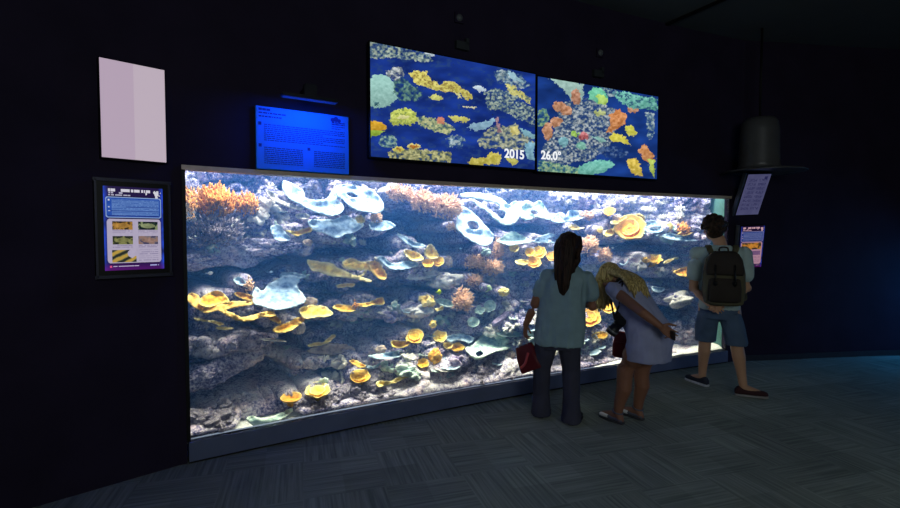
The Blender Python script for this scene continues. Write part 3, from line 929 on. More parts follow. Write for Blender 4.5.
cup(CC, "yellow cup coral below the folded-lip cup, above the woman's shoulder", 'amber', .30, 534, 262, 7, 5.5, 2)
plate(PC, "short yellow shelf coral left of the lower yellow cup near the woman", 'lemon', .32, [(515,261),(521,259),(528,260),(528,264),(520,265)], tilt=.8)
cup(CC, "small green-yellow cup coral under the low mint shelf, centre", 'lemon', .36, 514, 248, 5, 4, 1)
lump(LC, "bright yellow knob in the grey reef left of the woman's elbow", 'lemon', .28, 504, 292, 6, 4, .5)
lump(LC, "small yellow-green knob in the grey reef, lower centre", 'green', .32, 487, 288, 5, 3, .5)
lump(LC, "pale mint knobbly coral above the salmon bush chain, centre", 'mint', .40, 486, 252, 5, 4, .6)
# ---- lower left and lower centre-left
plate(PC, "white flat plate coral under a small tan lump, lower left of centre", 'pale', .26, [(368,356),(378,354),(390,352),(400,350),(404,354),(395,358),(380,359)], tilt=1.2)
lump(LC, "small tan lump on the white flat plate, lower left of centre", 'tan', .32, 381, 350, 6, 4, .4)
plate(PC, "small amber plate coral above the yellow rose cup, lower left", 'amber', .24, [(349,361),(355,360),(361,363),(366,366),(362,368),(356,366)], tilt=.8)
plate(PC, "pale blue sliver of coral right of the small amber plate, lower left", 'pale', .26, [(364,364.5),(374,366),(381,362),(378,367.5),(368,368.5)], tilt=.8)
cup(CC, "round yellow cup coral with a rolled rose centre, low left of centre", 'yellow', .20, 360, 376, 10, 6.5, 3, .12)
plate(PC, "long pale yellow ribbon coral stepping up to the right, low left of centre", 'lemon', .18,
      [(376,384),(379,381),(391,381),(396,378),(405,374),(413,372),(421,373),(416,376),(406,378),(398,382),(388,385),(378,387)], tilt=.7)
cup(CC, "small yellow cup coral left of the tan fluted one", 'yellow', .20, 423, 363, 6, 4.5, 1, .15)
lump(LC, "upright tan fluted coral beside the small yellow cup", 'amber', .20, 435, 357, 7, 8, .25)
cup(CC, "orange-rimmed cup coral lying flat near the bottom glass edge, left", 'amber', .16, 291, 397, 10, 4.6, 1, .06)
cup(CC, "big lemon yellow cup coral near the bottom glass edge, left", 'lemon', .16, 318, 390, 12, 7, 2, .14)
plate(PC, "greenish cream plate coral touching the bottom glass edge, left", 'mint', .10, [(246,419),(252,416),(262,418),(270,417),(281,413),(292,408),(291,413),(280,420),(270,424),(258,427),(251,424)], tilt=1.3, bump=False)
branching(BC, "lilac twig coral sprawling in the dark, lower left", 'lilac', .50, 302, 371, 14, 8, 60, .1, .007)
lump(LC, "pink and cream encrusted rock patch, left of centre", 'tan', .50, 332, 350, 18, 6, .6, "rock")
# big leaning log
def log_coral(name, label, col, d, a, b_, ra, rb, cat="rock", sag=0.0):
    pa, pb = PX(a[0], a[1], d), PX(b_[0], b_[1], d + 0.12)
    mpp = px_scale(*a, d)
    n = 60; vs = []; NS = 52
    dr = (pb - pa).normalized(); x, y = frame_of(dr)
    seed = a[0] * 0.13
    for i in range(n + 1):
        t = i / n
        p = pa.lerp(pb, t) + V((0, 0, sag * math.sin(math.pi * t)))
        r = (ra + (rb - ra) * t) * mpp * (0.75 + 0.25 * math.sin(math.pi * min(1, max(0, t * 1.1)))) * (1 if 0 < i < n else 0.55)
        for s in range(NS):
            an = 2 * math.pi * s / NS
            q = V((math.cos(an), math.sin(an), t * 4))
            k = 1 + 0.35 * noise.noise(q * 1.2 + V((seed, 0, 0))) + 0.22 * noise.noise(q * 4 + V((0, seed, 0))) + 0.16 * noise.noise(q * 9 + V((0, seed, 4)))
            vs.append(p + (x * math.cos(an) + y * math.sin(an)) * r * k - pa)
    fs = [(i * NS + s, i * NS + (s + 1) % NS, (i + 1) * NS + (s + 1) % NS, (i + 1) * NS + s) for i in range(n) for s in range(NS)]
    fs += [tuple(range(NS - 1, -1, -1)), tuple(n * NS + s for s in range(NS))]
    o = from_data(name, vs, fs, col, None, True, [0.3] * len(vs))
    o.location = pa
    tag(o, label, cat)
log_coral("reef_rock", "thick log-shaped purple rock leaning up to the right, lower left corner", M_rock, .28, (180, 385), (262, 353), 14, 9)
log_coral("reef_rock", "lilac log-shaped coral leaning up right, left of the woman's arm", CM['lilac'], .26, (493, 325), (518, 306), 3.5, 3)
# ---- right
cup(CC, "large golden rose coral of folded plates, right of the dark-haired woman's head", 'amber', .30, 630, 227, 15, 12.5, 4, .12, rot=.3)
plate(PC, "golden skirt plate under the large rose coral", 'yellow', .36, [(613,229),(620,221),(630,215),(641,214),(645,219),(643,228),(640,235),(630,240),(621,237),(616,233)], tilt=.5)
cup(CC, "small orange cup coral up and left of the golden rose coral", 'amber', .40, 609, 211, 6, 4, 1, .15)
lump(LC, "little tan round coral between the orange cup and the rose coral", 'tan', .40, 616, 218, 4, 3.5, .3)
plate(PC, "thin pale yellow plate coral left of the golden rose coral", 'lemon', .36, [(611,222),(615,220),(620,221),(618,224),(613,224)], tilt=.7)
plate(PC, "small yellow plate coral touching the rose coral's lower left side", 'lemon', .34, [(604,232),(609,229),(614,229),(615,233),(608,237),(604,235)], tilt=.7)
lump(LC, "little yellow knob left of the small yellow plate by the rose coral", 'lemon', .36, 600, 230, 3, 3, .4)
branching(BC, "peach and white frilly coral right of the dark-haired woman's head", 'salmon', .36, 589, 246, 10, 10, 255, .2, .006)
branching(BC, "peach frilly coral above the blond woman's head", 'salmon', .34, 604, 256, 9, 8, 187, .2, .006)
branching(BC, "tan twiggy coral right of the pale frilled plate above the woman's head", 'salmon', .48, 586, 216, 10, 5, 170, .1, .005)
plate(PC, "white plate coral right of the golden rose coral, upper shelf", 'pale', .42, [(644,224),(652,220),(659,223),(661,227),(652,227),(646,228)], tilt=.8)
plate(PC, "white plate coral right of the golden rose coral, lower shelf", 'pale', .36, [(643,229),(652,228),(661,228),(664,230),(658,233),(648,232)], tilt=.9)
plate(PC, "long white plate coral left of the man's head", 'pale', .32, [(662,235),(670,233),(680,235),(692,235),(704,236),(706,239),(694,241),(681,241),(669,239)], tilt=.9)
lump(LC, "small green-yellow knob left of the orange twigs near the man", 'lemon', .36, 669, 227, 4, 4.5, .3)
branching(BC, "orange and white twig coral on the long white plate by the man's head", 'orange', .34, 682, 230, 9, 8, 90, .4, .007)
plate(PC, "orange tongue of coral at the foot of the twigs by the man's head", 'amber', .32, [(678,234),(684,230),(690,230),(696,231),(690,234),(684,236)], tilt=.7)
cup(CC, "yellow ruffled coral in the dark between the blond woman and the man", 'yellow', .30, 654, 259, 8, 4.5, 2, .3)
lump(LC, "small yellow knob left of the yellow ruffled coral", 'yellow', .30, 645, 260, 3.5, 3, .4)
plate(PC, "thin yellow arm of coral right of the yellow ruffled coral", 'lemon', .32, [(664,262),(672,258),(678,257),(679,259),(672,261),(666,264)], tilt=.5)
plate(PC, "white crescent coral above the blond woman's back", 'pale', .32, [(620,263),(625,264),(629,258),(628,263),(624,266)], tilt=.5)
lump(LC, "pale ringed coral cluster above the blond woman's back", 'cream', .30, 639, 266, 8, 5, .6)
lump(LC, "white knobbly coral right of the ringed cluster", 'cream', .30, 661, 272, 8, 4, .6)
lump(LC, "white knobbly coral left of the orange plate near the man's arm", 'cream', .32, 673, 270, 5, 3, .6)
plate(PC, "orange-yellow plate coral at the man's left elbow", 'amber', .26, [(674,272),(681,268),(689,267),(690,276),(681,276)], tilt=.8)
plate(PC, "pale ragged plate coral behind the blond woman's lower back", 'pale', .28, [(652,286),(659,287),(665,288),(662,292),(655,292)], tilt=.7)
cup(CC, "big orange whorled coral between the two women", 'amber', .22, 590, 317, 11, 9, 3, .15)
plate(PC, "orange frilled plate coral left of the hanging camera", 'yellow', .22, [(592,336),(600,331),(608,333),(606,338),(598,339)], tilt=.8)
cup(CC, "golden cup coral behind the blond woman's hanging hair", 'yellow', .24, 609, 305, 9, 8, 2, .15)
lump(LC, "white knobbly ridge low at right, left of the man's shorts", 'cream', .22, 680, 300, 18, 7, .6)
lump("reef_rock", "grey speckled boulder on the sand behind the blond woman", M_rock, .28, 682, 335, 20, 14, .4, "rock")

# ---- the rock face itself
def ellw(U, H, cx, cy, rx, ry, d=0.6, ang=0.0):
    u0, h0 = PW(cx, cy, d); s = px_scale(cx, cy, d)
    du = (U - u0) / (rx * s * 1.18); dh = (H - h0) / (ry * s)
    if ang:
        ca, sa = math.cos(R(ang)), math.sin(R(ang))
        du, dh = du * ca + dh * sa, -du * sa + dh * ca
    r = np.sqrt(du * du + dh * dh)
    t = np.clip((1.25 - r) / 0.5, 0, 1)
    return t * t * (3 - 2 * t)

NU, NH = 600, 204
u0r, u1r = UL - 0.19, UR + 0.0
h0r, h1r = HB + 0.0, 2.14
Ug, Hg = np.meshgrid(np.linspace(u0r, u1r, NU), np.linspace(h0r, h1r, NH), indexing='ij')
uc_ = PW(520, 320, .5)[0]; ul_ = PW(390, 350, .5)[0]
SPAN = 0.62 + 0.62 * np.exp(-((Ug - uc_) / .85) ** 2) + 0.25 * np.exp(-((Ug - ul_) / .5) ** 2)
t = np.clip((Hg - 0.16) / SPAN, 0, 1); t = t * t * (3 - 2 * t) * .6 + t * .4
Dg = 0.075 + 0.10 * np.clip((Ug - 0.5) / 1.5, 0, 1) * (1 - t) + 0.70 * t
# the reef comes nearer the glass at the right end
Dg -= 0.12 * np.clip((Ug - 2.2) / 1.5, 0, 1) * t
ENDW = np.clip((Ug - (UR - 0.55)) / 0.5, 0, 1)
CAVES = [  # px ellipse, depth, tilt
 (222,374,52,22,.95,16), (262,277,72,9,1.35,4), (330,252,40,7,1.3,-3), (238,402,46,22,1.2,18), (226,334,44,8,.36,0), (340,330,60,14,1.0,0),
 (322,372,44,16,1.0,0), (418,235,46,25,1.5,-20), (445,268,24,20,1.4,0), (530,229,30,9,1.4,0), (497,206,13,8,1.3,0),
 (485,215,14,14,1.4,-35), (640,246,54,7,1.3,0), (672,256,34,9,1.2,0), (668,305,40,12,.95,0), (408,291,48,8,1.3,0), (310,213,20,3,1.2,-14),
 (283,189,6,7,1.2,-40), (316,195,11,3,1.2,0), (352,195,7,3,1.1,0), (356,210,14,4,1.2,0), (460,312,14,8,1.0,0),
 (330,292,46,8,1.1,0), (386,247,18,6,1.1,0), (250,265,60,6,1.3,0), (675,318,30,7,.9,0), (350,345,24,8,.95,0), (470,372,26,5,.6,0), (450,355,16,7,.6,0),
 (580,190,40,5,1.1,0),(566,232,30,6,1.2,0), (228,181,22,4,1.0,0), (345,280,30,6,1.2,0), (500,353,14,6,.6,0),
]
LEDGE = np.array([[noise.noise(V((Ug[i, j] * 1.3, Hg[i, j] * 5.0, 4.4))) for j in range(NH)] for i in range(NU)])
Dg += 0.22 * LEDGE * np.clip((Hg - .3) / .3, 0, 1)
Dg = np.maximum(Dg, .075)
for cx, cy, rx, ry, dep, an in CAVES:
    w = ellw(Ug, Hg, cx, cy, rx, ry, 0.8, an)
    Dg = Dg * (1 - w) + (np.maximum(Dg, dep) if dep > .5 else dep) * w
BED = 0.075 + np.clip(Hg - HB, 0, .15) * 2.6 + np.clip(Hg - HB - .15, 0, 3) * 9.0 + 0.06 * LEDGE
Dg = np.minimum(Dg, np.maximum(BED, .075))
for u, h, ru, rh, dep in BUMPS:
    r = np.sqrt(((Ug - u) / (ru * 1.15)) ** 2 + ((Hg - h) / (rh * 1.05)) ** 2)
    w = np.clip((1.3 - r) / 0.6, 0, 1); w = w * w * (3 - 2 * w)
    w = w * np.clip((Hg - HB - .02) / .12, 0, 1)
    Dg = Dg * (1 - w) + dep * w
Dg = Dg * (1 - ENDW) + np.minimum(Dg, 0.26) * ENDW
Nz = np.zeros_like(Dg)
for i in range(NU):
    for j in range(NH):
        p = V((Ug[i, j], Hg[i, j] * 1.25, 0.0))
        a = noise.fractal(p * 3.0, 1.0, 2.0, 5)
        tb = noise.turbulence(p * 7.0 + V((0, 0, 3.3)), 4, True) - .45
        Nz[i, j] = 0.05 * a + 0.15 * tb + 0.055 * noise.noise(p * 15) + 0.045 * noise.noise(p * 32) + 0.03 * noise.noise(p * 55)
damp = np.clip((Dg - 0.12) / 0.25, 0.25, 1) * np.clip((Hg - HB) / .10, .45, 1)
for u, h, ru, rh, dep in BUMPS:
    r = np.sqrt(((Ug - u) / ru) ** 2 + ((Hg - h) / rh) ** 2)
    damp = np.minimum(damp, 0.45 + 0.55 * np.clip((r - 0.8) / 0.6, 0, 1))
Df = np.clip(Dg + Nz * damp * 1.15, 0.075, TD - 0.06)
wq = ellw(Ug, Hg, 268, 415, 27, 10, .15)
Df = np.maximum(Df, wq * .27)
vs = []
for i in range(NU):
    for j in range(NH):
        lift = 0.045 * noise.noise(V((Ug[i, j] * 5, Hg[i, j] * 5, 9)))
        vs.append(W(Ug[i, j], max(h0r - .02, Hg[i, j] + lift * min(1, (Hg[i, j] - h0r) * 3)), Df[i, j]))
fs = [(i * NH + j, (i + 1) * NH + j, (i + 1) * NH + j + 1, i * NH + j + 1) for i in range(NU - 1) for j in range(NH - 1)]
# a rear sheet closes the reef into a solid mass
o = from_data("reef", vs, fs, M_rock)
sol = o.modifiers.new("depth", 'SOLIDIFY'); sol.thickness = 0.03; sol.offset = 1.0
tag(o, "craggy purple-grey reef rock face filling the back of the aquarium", "reef")

def reef_depth(u, h):
    i = int(round((u - u0r) / (u1r - u0r) * (NU - 1))); j = int(round((h - h0r) / (h1r - h0r) * (NH - 1)))
    return Df[min(max(i, 0), NU - 1), min(max(j, 0), NH - 1)]

# ---- small growth scattered on the rock: a few kinds, copied
def proto_blob(seed, rough, fine, sub):
    vs, fs, rim = blob_data(seed, 1.0, rough, sub, fine=fine)
    me = bpy.data.meshes.new("growth")
    me.from_pydata([tuple(v) for v in vs], [], fs)
    a = me.attributes.new("rim", 'FLOAT', 'POINT'); a.data.foreach_set("value", np.asarray(rim, dtype=np.float32))
    me.polygons.foreach_set("use_smooth", [True] * len(me.polygons)); me.update()
    return me
def proto_tuft(seed, n=34):
    rnd = random.Random(seed); vs, fs, rim = [], [], []
    for k in range(n):
        d = V((rnd.gauss(0, 1), rnd.gauss(0, 1), abs(rnd.gauss(0.5, 0.7)))).normalized()
        L = rnd.uniform(0.7, 1.1); q = d * L + V((0, 0, 0.25))
        b0 = len(vs); tv, tf = tube_data([V((0, 0, 0)), d * L * 0.55, q], [0.14, 0.13, 0.07], 5)
        vs += tv; fs += [tuple(i + b0 for i in f) for f in tf]; rim += [0.1] * 5 + [0.6] * 5 + [1] * 5
    me = bpy.data.meshes.new("growth"); me.from_pydata([tuple(v) for v in vs], [], fs)
    a = me.attributes.new("rim", 'FLOAT', 'POINT'); a.data.foreach_set("value", np.asarray(rim, dtype=np.float32))
    me.polygons.foreach_set("use_smooth", [True] * len(me.polygons)); me.update()
    return me
def proto_flake(seed):
    rnd = random.Random(seed); NS, vs, fs, rim = 26, [], [], []
    for side in (0, 1):
        for k, pr in enumerate((0.02, 0.4, 0.75, 1.0)):
            for s in range(NS):
                a = 2 * math.pi * s / NS
                r = pr * (1 + 0.45 * noise.noise(V((math.cos(a) * 1.3, math.sin(a) * 1.3, seed))) + .12 * math.sin(7 * a + seed))
                z = 0.16 * pr * pr + 0.12 * pr * noise.noise(V((math.cos(a) * 2, math.sin(a) * 2, seed + 4))) - 0.09 * side
                vs.append(V((r * math.cos(a), r * math.sin(a) * 0.7, z))); rim.append(max(0, (pr - .6) / .4))
    n4 = 4 * NS
    for side in (0, 1):
        for k in range(3):
            for s in range(NS):
                f = (side * n4 + k * NS + s, side * n4 + k * NS + (s + 1) % NS, side * n4 + (k + 1) * NS + (s + 1) % NS, side * n4 + (k + 1) * NS + s)
                fs.append(f[::-1] if side else f)
    fs += [(3 * NS + s, 3 * NS + (s + 1) % NS, n4 + 3 * NS + (s + 1) % NS, n4 + 3 * NS + s) for s in range(NS)]
    fs += [tuple(range(NS - 1, -1, -1)), tuple(n4 + s for s in range(NS))]
    me = bpy.data.meshes.new("growth"); me.from_pydata([tuple(v) for v in vs], [], fs)
    a = me.attributes.new("rim", 'FLOAT', 'POINT'); a.data.foreach_set("value", np.asarray(rim, dtype=np.float32))
    me.polygons.foreach_set("use_smooth", [True] * len(me.polygons)); me.update()
    return me

def me_with(me, mat):
    m2 = me.copy(); m2.materials.clear(); m2.materials.append(mat); return m2
rocks = [me_with(proto_blob(s * 3.1, .7, .34, 4), M_rock) for s in range(6)]
knobs = [me_with(proto_blob(40 + s * 2.7, .9, .45, 4), CM[c]) for s, c in enumerate(('cream', 'cream', 'lilac', 'mint'))]
tufts = [me_with(proto_tuft(s), CM[c]) for s, c in enumerate(('cream', 'lilac', 'cream', 'brown'))]
flakes = [me_with(proto_flake(s * 1.9), CM[c]) for s, c in enumerate(('pale', 'mint', 'cream', 'pale'))]

TAKEN = [(u, h, ru, rh) for u, h, ru, rh, d in BUMPS]
def free(u, h, r):
    for a, b_, ru, rh in TAKEN:
        if abs(u - a) < ru * 0.62 + r and abs(h - b_) < rh * 0.62 + r: return False
    return True
def scatter(name, meshes, n, box, smin, smax, label, cat, group, seed, out=0.75, dmax=0.95, flat=1.0, upright=True):
    rnd = random.Random(seed); k = 0; tries = 0
    while k < n and tries < n * 60:
        tries += 1
        px, py = rnd.uniform(box[0], box[2]), rnd.uniform(box[1], box[3])
        u, h = PW(px, py, 0.5)
        if not (UL + 0.05 < u < UR - 0.12 and HB + 0.03 < h < HT - 0.03): continue
        d = reef_depth(u, h)
        if d > dmax: continue
        u, h = PW(px, py, d)
        if not (HB + 0.03 < h < HT - 0.02): continue
        d = reef_depth(u, h); s = 1.45 * rnd.uniform(smin, smax)
        if d > dmax or not free(u, h, s * 0.5): continue
        TAKEN.append((u, h, s * 0.75, s * 0.75))
        o = bpy.data.objects.new(name, rnd.choice(meshes)); C.objects.link(o)
        o.location = W(u, h, max(0.08 + s * .5, d - s * out))
        o.scale = (s * rnd.uniform(.8, 1.3), s * rnd.uniform(.8, 1.1), s * flat * rnd.uniform(.75, 1.1))
        o.rotation_euler = (R(rnd.uniform(15, 50)) if not upright else R(rnd.uniform(0, 25)), R(rnd.uniform(-15, 15)), TH + rnd.uniform(-.5, .5))
        tag(o, label, cat, group)
        k += 1
S = scatter
S("stony_coral", knobs, 70, (430, 270, 600, 350), .02, .048, "small knobbly pale coral on the grey reef slope in the lower centre", "coral", "knobbly corals on the lower centre slope", 1)
S("coral_tuft", tufts, 60, (430, 265, 600, 365), .022, .045, "small tufted pale coral on the grey reef slope in the lower centre", "coral", "tufted corals on the lower centre slope", 2)
S("coral_flake", flakes, 60, (420, 300, 600, 370), .028, .06, "small pale flake of plate coral in the lower centre of the reef", "coral", "pale flakes in the lower centre", 3)
S("coral_tuft", tufts, 60, (560, 192, 712, 222), .025, .05, "small tufted lilac coral along the top right of the reef", "coral", "tufted corals along the top right", 4)
S("stony_coral", knobs, 40, (560, 192, 712, 300), .02, .045, "small knobbly pale coral on the right third of the reef", "coral", "knobbly corals on the right third", 5)
S("stony_coral", knobs, 46, (190, 205, 430, 275), .02, .045, "small knobbly pale coral on the upper left of the reef", "coral", "knobbly corals on the upper left", 6)
S("coral_tuft", tufts, 40, (260, 180, 440, 300), .02, .04, "small tufted coral on the upper left of the reef", "coral", "tufted corals on the upper left", 7)
S("coral_flake", flakes, 50, (260, 180, 450, 350), .025, .05, "small pale flake of plate coral on the left half of the reef", "coral", "pale flakes on the left half", 8)
S("coral_flake", flakes, 36, (560, 205, 705, 300), .025, .05, "small pale flake of plate coral on the right third of the reef", "coral", "pale flakes on the right third", 9)
S("stony_coral", knobs, 46, (320, 300, 450, 400), .02, .045, "small knobbly coral on the rock left of the lower centre", "coral", "knobbly corals left of the lower centre", 10)
S("coral_tuft", tufts, 40, (320, 300, 450, 400), .02, .04, "small tufted coral on the rock left of the lower centre", "coral", "tufted corals left of the lower centre", 11)

# rubble along the foot of the glass
NEAR = [(u, h, ru, rh) for u, h, ru, rh, d in BUMPS if d < .40] + [(PW(270, 416, .12)[0], PW(270, 416, .12)[1], .36, .16)]
rnd = random.Random(21)
def rubble(n, ulo, uhi, label, group, smin, smax, hmax):
    for k in range(n):
        u = ulo + (uhi - ulo) * (k + rnd.random()) / n
        s = rnd.uniform(smin, smax); row = rnd.random()
        d = 0.06 + s * .8 + row * 0.16
        h = HB + 0.01 + s * 0.3 + row * hmax
        if any(abs(u - a) < ru * .7 + s * .5 and abs(h - b_) < rh * .7 + s * .5 for a, b_, ru, rh in NEAR): continue
        o = bpy.data.objects.new("rubble_rock", rnd.choice(rocks)); C.objects.link(o)
        o.location = W(u, h, d); o.scale = (s * rnd.uniform(.8, 1.4), s * rnd.uniform(.8, 1.1), s * rnd.uniform(.7, 1.1))
        o.rotation_euler = (rnd.uniform(-.5, .5), rnd.uniform(-.5, .5), rnd.uniform(0, 6))
        tag(o, label, "rock", group)
uq = lambda px, py: PW(px, py, 0.1)[0]
rubble(56, uq(190, 430), uq(330, 400), "lump of purple-grey rubble rock at the bottom left of the tank", "rubble rocks at the bottom left", .03, .065, .10)
rubble(56, uq(330, 400), uq(470, 378), "lump of purple-grey rubble rock at the tank foot left of the handbag", "rubble rocks left of the handbag", .022, .055, .12)
rubble(44, uq(470, 378), uq(622, 360), "lump of purple-grey rubble rock at the tank foot around the women's legs", "rubble rocks behind the women's legs", .022, .05, .14)

# ---- fish
def fish(label, col, px, py, d, L, face=1.0, tall=0.5):
    c = PX(px, py, d); tvec, nr = wall_frame(PW(px, py, d)[0])
    secs = [(-.5, .02, .03), (-.35, .07, .10), (-.1, .10, .5), (.15, .11, .52), (.35, .09, .34), (.5, .02, .05)]
    bm = bmesh.new(); rings = []
    for x, w, hgt in secs:
        rings.append([bm.verts.new(tvec * (x * L * face) + nr * (math.cos(a) * w * L) + V((0, 0, math.sin(a) * hgt * tall * L))) for a in [2 * math.pi * k / 12 for k in range(12)]])
    for a, b_ in zip(rings, rings[1:]):
        for k in range(12): bm.faces.new((a[k], a[(k + 1) % 12], b_[(k + 1) % 12], b_[k]))
    bm.faces.new(rings[0]); bm.faces.new(rings[-1])
    m = simple("fish_skin_" + str(px), col, .4, 0, .1, 20)
    o = from_bm("fish", bm, m, None, True); o.location = c
    tag(o, label, "fish")
    bm = bmesh.new()
    for (pts) in ([(-.48, 0), (-.75, .24), (-.68, 0), (-.75, -.24)],):
        for s in (-.01, .01):
            pass
        f1 = [bm.verts.new(tvec * (x * L * face) + nr * .008 * L + V((0, 0, z * L))) for x, z in pts]
        f2 = [bm.verts.new(tvec * (x * L * face) - nr * .008 * L + V((0, 0, z * L))) for x, z in pts]
        bm.faces.new(f1); bm.faces.new(f2[::-1])
        for k in range(4): bm.faces.new((f1[k], f1[(k + 1) % 4], f2[(k + 1) % 4], f2[k]))
    t_ = from_bm("tail_fin", bm, m, o)
fish("lime yellow disc-shaped fish swimming below the yellow cluster", (206, 226, 40), 439, 292, .20, .05, 1, .95)
fish("tiny white fish in the blue gap at the far left", (230, 232, 238), 210, 273, .45, .045, 1, .6)
fish("tiny white fish in the big blue gap above the salmon mound", (200, 220, 240), 460.5, 248.5, .5, .03, -1, .6)
fish("tiny pale fish in the dark under the pale scalloped plate", (210, 222, 238), 271, 272, .5, .04, 1, .5)
fish("tiny pale fish above the blond woman's hair", (210, 222, 238), 613, 248, .4, .035, -1, .5)
# ================================================================== MONITORS AND SIGNS
M_bezel = simple("black_plastic_bezel", (10, 10, 12), 0.4)
M_white_ink = None
def emit_flat(name, col, strength=1.0, rough=0.5):
    m, nt, b = new_mat(name)
    b.inputs["Base Color"].default_value = (0.02, 0.02, 0.02, 1)
    b.inputs["Emission Color"].default_value = lin(col)
    b.inputs["Emission Strength"].default_value = strength
    b.inputs["Roughness"].default_value = rough
    return m

class Raster:
    """a small picture; photo px are turned into its own u,v by a projective map"""
    def __init__(s, nx, ny, corners, base):
        s.nx, s.ny = nx, ny
        # homography from unit square to photo px quad (TL, TR, BR, BL)
        (x0, y0), (x1, y1), (x2, y2), (x3, y3) = corners
        dx1, dx2, sx = x1 - x2, x3 - x2, x0 - x1 + x2 - x3
        dy1, dy2, sy = y1 - y2, y3 - y2, y0 - y1 + y2 - y3
        dn = dx1 * dy2 - dx2 * dy1
        g = (sx * dy2 - dx2 * sy) / dn; h = (dx1 * sy - sx * dy1) / dn
        U, Vv = np.meshgrid((np.arange(nx) + .5) / nx, (np.arange(ny) + .5) / ny)
        w = g * U + h * Vv + 1
        s.U, s.V = U, Vv
        s.X = ((x1 - x0 + g * x1) * U + (x3 - x0 + h * x3) * Vv + x0) / w
        s.Y = ((y1 - y0 + g * y1) * U + (y3 - y0 + h * y3) * Vv + y0) / w
        s.img = np.zeros((ny, nx, 3)) + np.array(base, float)
        s.wx = s.X + 4.4 * (fbm(s.X / 3.1, s.Y / 3.1, 5) - .5) + 2.2 * (fbm(s.X / 1.3, s.Y / 1.3, 9) - .5)
        s.wy = s.Y + 3.6 * (fbm(s.X / 3.1, s.Y / 3.1, 25) - .5) + 2.2 * (fbm(s.X / 1.3, s.Y / 1.3, 29) - .5)
    def mask(s, poly, warp=True):
        return in_poly(s.wx if warp else s.X, s.wy if warp else s.Y, poly)
    def fill(s, poly, col, var=22, warp=True, seed=1, dark=None):
        m = s.mask(poly, warp)
        n = (fbm(s.X / 2.6, s.Y / 2.2, seed, 4) - .5) * 2
        ys = [p[1] for p in poly]; g = (s.wy - (min(ys) + max(ys)) / 2) / max(1.0, max(ys) - min(ys))
        c = np.array(col, float) * (1 - .22 * g[..., None]) + n[..., None] * var * 2.0
        if dark is not None:
            k = np.clip((fbm(s.X / 2.0, s.Y / 1.6, seed + 3, 3) - .56) * 9, 0, 1)[..., None]
            c = c * (1 - k) + np.array(dark, float) * k
        s.img[m] = c[m]
    def speck(s, poly, cols, dens=.5, seed=3, sc=2.6):
        m = s.mask(poly)
        n = fbm(s.X / sc, s.Y / (sc * .85), seed, 3); k = fbm(s.X / (sc * .8) + 31, s.Y / (sc * .7), seed + 8, 2)
        lo, mid, hi = [np.array(c, float) for c in cols]
        t = np.clip((n - .36 + .16 * dens) / .46, 0, 1)[..., None]
        c = np.where(t < .5, lo + (mid - lo) * t * 2, mid + (hi - mid) * (t - .5) * 2)
        c = c * (0.74 + 0.45 * k[..., None])
        a = np.clip(.45 + t * .8, 0, .9)
        c = s.img * (1 - a) + c * a
        s.img[m] = c[m]

def wall_quad(TLp, TRp, BLp, BRp, proj):
    a, b_, c, d = proj(*TLp), proj(*TRp), proj(*BLp), proj(*BRp)
    x = ((b_ - a) + (d - c)) / 2; x.z = 0
    ctr = (a + b_ + c + d) / 4
    ht = ((a.z - c.z) + (b_.z - d.z)) / 2
    tl = ctr - x / 2 + V((0, 0, ht / 2))
    return tl, tl + x, tl - V((0, 0, ht)), x.normalized(), x.length, ht

def panel_box(name, tl, xdir, w, h, nrm, thick, mat, parent, grow=0.0, z=None, back=0.0):
    """box whose front face is 'back' behind the quad (nrm points to the room)"""
    bm = bmesh.new()
    c = tl + xdir * (w / 2) - V((0, 0, h / 2)) - nrm * (back + thick / 2)
    zdir = V((0, 0, 1)) if z is None else z
    if z is not None: c = tl + xdir * (w / 2) - zdir * (h / 2) - nrm * (back + thick / 2)
    M3 = Matrix((xdir, nrm, zdir)).transposed()
    add_box(bm, c, w + 2 * grow, thick, h + 2 * grow, M3)
    bmesh.ops.bevel(bm, geom=bm.edges[:], offset=min(thick, .01) * .4, segments=1, affect='EDGES')
    return from_bm(name, bm, mat, parent)

def anchored(name, loc, label, cat, group=None):
    e = empty(name, loc); tag(e, label, cat, group); return e
def settle(root):
    for ch in list(bpy.data.objects):
        if ch.parent is root and not ch.get("_set"):
            ch.data.transform(Matrix.Translation(-root.location)); ch["_set"] = 1

M_screen = emit_attr_mat("monitor_picture", 0.95)
def ray_wall(px, py, d):
    return PX(px, py, d)

def monitor(cor, label, base, paint, txt, tpos, thgt):
    TL, TR, BR, BL = cor
    dfr = -0.085
    tl, tr, bl, xd, w, h = wall_quad(TL, TR, BL, BR, lambda a, b_: ray_wall(a, b_, dfr))
    nr = V((xd.y, -xd.x, 0))
    root = anchored("monitor", (tl + tr) / 2 * 0.5 + (bl + bl + (tr - tl)) / 2 * 0.5 - nr * 0.06, label, "monitor")
    panel_box("casing", tl, xd, w, h, nr, 0.05, M_bezel, root, 0.012, None, 0.002)
    panel_box("wall_mount", tl + xd * w * .35 - V((0, 0, h * .35)), xd, w * .3, h * .3, nr, 0.045, M_bezel, root, 0, None, 0.05)
    ra = Raster(300, 170, cor, base)
    paint(ra)
    picture_grid("screen", tl, tr, bl, 300, 170, to_lin(ra.img), M_screen, root)
    M_cap = emit_flat("caption_white", (245, 248, 250), 1.0)
    p = on_plane(tpos[0], tpos[1], tl, nr) + nr * 0.003
    M4 = Matrix((xd, V((0, 0, 1)), nr)).transposed().to_4x4(); M4.translation = p
    text_mesh("caption", txt, thgt, M4, M_cap, root, 0.001, 0.003)
    settle(root)

